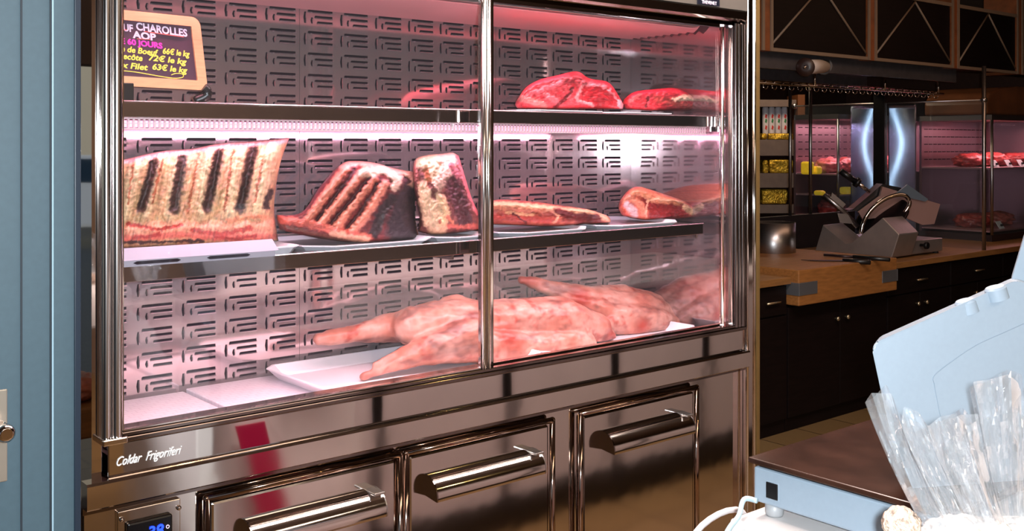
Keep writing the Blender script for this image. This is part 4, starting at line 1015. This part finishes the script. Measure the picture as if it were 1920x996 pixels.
for i, px in enumerate((1435,1447,1459,1471)):
    p = PD(px, 250, fS+.12); z0 = PD(px, 262, fS).z; zt = PD(px, 199, fS).z
    z0 = shelf_at(262,292,1422,1493,fS)[3]
    bm = BM(); lathe(bm, (p.x,p.y,z0), [(.020,0),(.026,.01),(.027,zt-z0-.02),(.02,zt-z0)], 16); w = bm_obj('wrapped_salami', bm, mat('white wrapper', (232,222,226), .5), None, True); tag(w, 'white paper wrapped salami standing on the shelf, %s of four' % ('leftmost', 'second from left', 'third from left', 'rightmost')[i], 'salami', 'wrapped salamis on the shelf')
    for zz, c in ((.74,(210,50,44)),(.60,(60,130,80)),(.40,(206,60,50))):
        q_ = p-fw*.0265; z = z0+(zt-z0)*zz
        bm = BM(); prism(bm, [Vector((q_.x-side.x*.010,q_.y-side.y*.010,z-.02)), Vector((q_.x+side.x*.004,q_.y+side.y*.004,z-.03)), Vector((q_.x+side.x*.010,q_.y+side.y*.010,z+.0)), Vector((q_.x-side.x*.004,q_.y-side.y*.004,z+.012))], -fw*.002); bm_obj('printed_mark', bm, mat('mark'+str(c), c, .5), w)
def pack(px0, px1, py0, py1, f, label, grp):
    z0 = PD(px0, py1, f).z; z1 = PD(px0, py0, f).z
    a, b = PD(px0, py0, f), PD(px1, py0, f)
    bm = BM(); c = (a+b)/2; hw = (b-a).length/2
    obox(bm, Vector((c.x,c.y,(z0+z1)/2))+fw*.09, side, fw, (0,0,1), hw, .07, (z1-z0)/2, .015)
    bmesh.ops.subdivide_edges(bm, edges=bm.edges[:], cuts=3, use_grid_fill=True)
    for v in bm.verts: v.co += Vector((noise.noise(v.co*25), noise.noise(v.co*25+Vector((5,0,0))), 0))*.012
    tag(bm_obj('gold_pack', bm, GOLDFOIL, None, False), label, 'food packet', grp)
pack(1429,1440,250,262,fS,'gold foil packet at the left of the upper shelf','gold packs'); pack(1442,1489,250,262,fS,'wide gold foil packet at the right of the upper shelf','gold packs')
pack(1432,1442,300,325,fS,'narrow gold foil packet at the left of the lower shelf','gold packs'); pack(1444,1489,299,325,fS,'large crumpled gold foil packet on the lower shelf','gold packs')
pack(1430,1478,355,383,fS,'orange gold loaf packet on the bottom shelf','gold packs')
# yellow packets seen through the glass
for i, (px, z0, w, h) in enumerate(((1514,1.36,13,24),(1529,1.36,13,15),(1587,1.19,15,13),(1537,1.19,10,9))):
    yy = 4.84; x_ = PY(px, 300, yy)[0]; f = C*x_+S*yy
    p = Vector((x_, yy, z0+h/F*f/2)); hw = w/F*f/1.4; hh = h/F*f/2
    bm = BM(); obox(bm, p, (1,0,0), (0,1,0), (0,0,1), hw, .04, hh, .015); bmesh.ops.subdivide_edges(bm, edges=bm.edges[:], cuts=2, use_grid_fill=True)
    tag(bm_obj('yellow_pack', bm, mat('yellow wrapper', (236,196,50), .4, var=.2, vscale=30, emit=(236,190,40), estr=.25)), 'small yellow packet behind the glass screen, %s' % ('tall one at the left of the upper shelf', 'short one on the upper shelf', 'square one near the slicer handle', 'smallest one by the slicer arm')[i], 'food packet', 'yellow packs behind the glass')  # faint glow added to the wrapper colour

# thin steel rods, upper steel hood, hook rail, roll holder, lattice cabinets
RY = 3.75
for i, px in enumerate((1485, 1523)):
    x = xf(px, 4.36)
    bm = BM(); tube(bm, [(x, 4.375, 1.10), (x, 4.375, 2.03)], .012, 10); tag(bm_obj('steel_rod', bm, STEEL, None, True), 'thin vertical steel rod rising from the black splashback, %s one' % ('left', 'right')[i], 'rod', 'steel rods')
HZ0, HZ1 = 2.035, 2.13
bm = BM()
prism(bm, [Vector((3.3, 3.66, HZ0)), Vector((7.13, 3.66, HZ0)), Vector((7.13, 3.66, HZ1)), Vector((3.3, 3.66, HZ1))], (0,.02,0)); prism(bm, [Vector((3.3,3.68,HZ1-.02)),Vector((7.13,3.68,HZ1-.02)),Vector((7.13,3.68,HZ1)),Vector((3.3,3.68,HZ1))], (0,.7,0)); prism(bm, [Vector((3.3,4.36,HZ0)),Vector((7.13,4.36,HZ0)),Vector((7.13,4.36,HZ1)),Vector((3.3,4.36,HZ1))], (0,.02,0))
tag(bm_obj('steel_hood', bm, mat('dull steel', (128,124,128), .32, .8, var=.1)), 'grey steel overhead canopy above the hook rail', 'hood')
hr = thing('hook_rail', (5.5, RY, 1.95), 'chrome hook rail hanging under the steel canopy', 'rail')
bm = BM(); tube(bm, [(4.2, RY, 1.955), (7.12, RY, 1.955)], .008, 8); tube(bm, [(4.2, RY+.05, 1.975), (7.12, RY+.05, 1.975)], .006, 8); bm_obj('bar', bm, CHROME, hr, True)
for x in (4.3, 4.95, 5.55, 6.35, 7.05):
    bm = BM(); tube(bm, [(x, RY, 1.955), (x, RY, HZ0+.005)], .008, 8); bm_obj('hanger', bm, CHROME, hr, True)
hkx = [4.45+.085*i for i in range(31)]
for i, x in enumerate(hkx):
    bm = BM(); tube(bm, smooth_line([Vector((x, RY-.012, 1.955)), Vector((x, RY-.006, 1.968)), Vector((x, RY+.010, 1.962)), Vector((x, RY+.010, 1.94)), Vector((x+.004, RY-.002, 1.922)), Vector((x+.004, RY-.018, 1.928)), Vector((x+.004, RY-.020, 1.938))], 3), .0032, 6)
    h_ = bm_obj('meat_hook', bm, CHROME, None, True); tag(h_, 'small chrome meat hook hanging on the rail below the steel canopy', 'hook', 'meat hooks on the rail')
# roll holder
rp = thing('paper_roll_holder', (xf(1520, 3.6), 3.62, 2.0), 'white paper roll on a dark disc holder hung from the steel canopy', 'roll holder')
c1 = V3(1510, 126, 3.50); c2 = V3(1545, 124, 3.70)
axr = (c2-c1).normalized()
bm = BM(); lathe(bm, c1, [(.02,-.012),(.052,-.008),(.054,.0),(.052,.008)], 28, axr); bm_obj('disc', bm, mat('dark brown disc', (44,26,22), .4), rp)
bm = BM(); lathe(bm, c1, [(.040,.008),(.042,.012),(.042,(c2-c1).length-.012)], 28, axr); bm_obj('paper_roll', bm, mat('white paper', (206,196,190), .7), rp)
bm = BM(); lathe(bm, c2, [(.050,-.012),(.054,-.006),(.052,.0)], 28, axr); bm_obj('disc', bm, mat('grey disc', (88,80,76), .4), rp)
bm = BM(); tube(bm, [(c1+c2)/2+Vector((0,.08,0)), Vector((c2.x, c2.y+.02, HZ0+.01))], .008, 8); tube(bm, [c1-axr*.02, c2+axr*.03], .009, 8); bm_obj('spindle', bm, CHROME, rp, True)
# upper lattice cabinets
UY = 3.6; uz0, uz1 = 2.145, 2.56
ux = [xf(p, UY) for p in (1438, 1635, 1791, 1912)]+[9.2]
LAT = mat('pale lattice bar', (128,108,90), .5); POST = mat('orange brown post', (128,70,34), .5, var=.2)
for i in range(4):
    a, b = ux[i]+.055, ux[i+1]-.055
    u = thing('upper_cabinet', ((a+b)/2, UY+.15, uz0), 'dark upper cabinet with a pale inverted V bar, %s from the left' % ('first', 'second', 'third', 'last')[i], 'cabinet', 'upper cabinets')
    bm = BM(); box(bm, a, b, UY+.01, UY+.3, uz0, uz1); bm_obj('panel', bm, DARKWOOD, u)
    bm = BM(); m_ = (a+b)/2
    for p, r in (((a, UY+.008, uz0+.02), (m_, UY+.004, uz1-.02)), ((m_, UY+.004, uz1-.02), (b, UY+.008, uz0+.02))): tube(bm, [p, r], .007, 6)
    bm_obj('diagonal_bar', bm, LAT, u, True)
    bm = BM(); box(bm, a, b, UY-.005, UY+.02, uz0-.02, uz0); box(bm, a, b, UY-.005, UY+.02, uz1-.012, uz1+.012); bm_obj('rail', bm, LAT, u)
for i in range(4):
    x = ux[i]; bm = BM(); box(bm, x-.05, x+.05, UY, UY+.25, uz0-.02, uz1+.25); p = bm_obj('cabinet_post', bm, POST); tag(p, 'orange brown post with pale edges between upper cabinets, %s from the left' % ('first', 'second', 'third', 'fourth')[i], 'post', 'posts between upper cabinets')
    bm = BM(); box(bm, x-.05, x-.028, UY-.008, UY, uz0-.02, uz1+.25); box(bm, x+.028, x+.05, UY-.008, UY, uz0-.02, uz1+.25); bm_obj('edge_strip', bm, LAT, p)

# ------------------------------------------------------------------ street seen in the mirrored side
def mir(p): return Vector((2*.715-p.x, p.y, p.z))
bm = BM(); box(bm, -30, 2.95, 3.25, 40, -.08, -.02); structure(bm_obj('ground', bm, mat('asphalt', (120,122,118), .9, var=.1)))
bm = BM(); box(bm, -40, 2.9, 24, 25, -.02, 9); box(bm, -40, 2.9, 23.9, 24, 5.6, 5.9, mi=1)
bl = bm_obj('building_front', bm, [mat('cream render', (232,220,190), .8, emit=(232,220,190), estr=.35), mat('blue fascia', (120,150,176), .6)]); tag(bl, 'cream rendered building across the street, reflected in the case side', 'building')  # cream wall has a faint glow added; it is no lamp
def car(x, y):
    r = thing('car', (x, y, 0), 'small white car parked in the street, reflected in the left side of the case', 'car')
    W_ = mat('white car paint', (226,232,232), .2, emit=(226,232,232), estr=.3)  # car paint given a faint glow of its own colour
    bm = BM(); pts = [(-2,.35),(-2.05,.7),(-1.9,.92),(-1.0,1.0),(-.45,1.42),(.9,1.46),(1.6,1.02),(2.0,.95),(2.05,.5),(1.95,.3)]
    prism(bm, [Vector((x+a, y, b)) for a, b in pts], (0,1.7,0), bev=.06); bm_obj('body', bm, W_, r)
    bm = BM(); prism(bm, [Vector((x+a, y-.01, b)) for a, b in ((-.85,1.0),(-.4,1.36),(.85,1.4),(1.4,1.02))], (0,1.72,0)); bm_obj('window', bm, mat('car glass', (60,100,120), .1), r)
    for wx in (-1.3, 1.3):
        for wy in (y+.02, y+1.5):
            bm = BM(); lathe(bm, (x+wx, wy, .3), [(.31,0),(.32,.05),(.32,.15),(.3,.18)], 24, (0,1,0)); bm_obj('wheel', bm, RUBBER, r)
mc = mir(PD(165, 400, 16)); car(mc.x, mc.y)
# chopping table with ham, beside the case
tc_ = mir(PD(165, 745, 2.62))
tb = thing('chopping_table', (tc_.x, tc_.y+.12, 0), 'wooden topped chopping table beside the left side of the case', 'table')
bm = BM(); box(bm, tc_.x-.45, tc_.x+.10, tc_.y, 3.05, .86, .94, .006); bm_obj('tabletop', bm, WOOD, tb)
for dx in (-.40, .05):
    for yy in (tc_.y+.02, 3.0):
        bm = BM(); box(bm, tc_.x+dx-.02, tc_.x+dx+.02, yy-.0, yy+.04, 0, .86); bm_obj('leg', bm, mat('grey leg', (120,120,120), .4, .6), tb)
lump('ham', (tc_.x, tc_.y+.12, .94), .07, .09, .035, (196,112,84), 'pinkish ham piece lying on the chopping table left of the case', 'meat', None, 40)

# ------------------------------------------------------------------ lights
def area(name, loc, rot, sx_, sy_, power, rgb, spread=None):
    l = bpy.data.lights.new(name, 'AREA'); l.shape = 'RECTANGLE'; l.size = sx_; l.size_y = sy_; l.energy = power; l.color = lin(rgb)
    if spread: l.spread = spread
    o = bpy.data.objects.new(name, l); o.location = loc; o.rotation_euler = rot; COL.objects.link(o); return o
PINK = (255,140,170)
area('lamp_top', (1.75, 2.285, 1.984), (math.radians(12),0,0), 1.9, .025, 6.0, (255,160,176), math.radians(115))
area('lamp_middle', (1.75, 2.30, 1.625), (math.radians(22),0,0), 1.9, .03, 6.2, (255,196,226))
area('lamp_bottom', (1.75, 2.29, 1.285), (math.radians(16),0,0), 1.9, .03, 7.5, (255,206,214), math.radians(150))
sl_p = PD(1460, 150, 8.2); area('shelf_fill', (sl_p.x, sl_p.y, 2.5), (0,math.radians(-25),0), .5, .3, 9, (255,225,190))  # unseen fill light added to brighten the salamis and gold packs
fl = bpy.data.lights.new('flash', 'SPOT'); fl.energy = 300; fl.spot_size = math.radians(85); fl.spot_blend = .4; fl.shadow_soft_size = .022; fl.color = (.86,.95,1.0)
fo = bpy.data.objects.new('flash', fl); fo.location = Vector((0,0,H))+Vector((S,-C,0))*.05+Vector((0,0,.015))
fo.rotation_euler = (PI/2-.08, 0, math.atan2(S, C)-PI/2); COL.objects.link(fo)
area('far_case_lamp', (8.05, 4.84, 1.77), (0,0,0), 1.2, .05, 14, (255,190,200)); area('corner_case_lamp', (xc0+.6, 3.85, 1.75), (0,0,0), 1.0, .05, 8, (255,185,190))
area('room_fill', (2.4, 1.75, 2.85), (math.radians(-10),0,0), 3.4, .5, 150, (255,236,228)); area('front_fill', (1.5, -1.4, 2.85), (0,0,0), 4, 1.0, 70, (255,230,208))  # unseen fill lights added to brighten counter front, chrome reflections and room
area('service_fill', (5.8, 2.6, 2.85), (math.radians(28),0,0), 3, .6, 11, (255,200,160))  # unseen fill light added to lift the slicer and back counter
for x, y in ((1.2,-1.2),(2.6,-1.6),(4.2,-1.0)):
    area('ceiling_spot', (x, y, 2.88), (0,0,0), .08, .08, 6, (255,220,140))
w = bpy.data.worlds.new('world'); SC.world = w; w.use_nodes = True
wn = w.node_tree; bg = wn.nodes['Background']
sk = wn.nodes.new('ShaderNodeTexSky'); sk.sky_type = 'HOSEK_WILKIE'; sk.turbidity = 6; sk.sun_direction = (-.5,.3,.6)
wn.links.new(sk.outputs[0], bg.inputs['Color']); bg.inputs['Strength'].default_value = 2.0
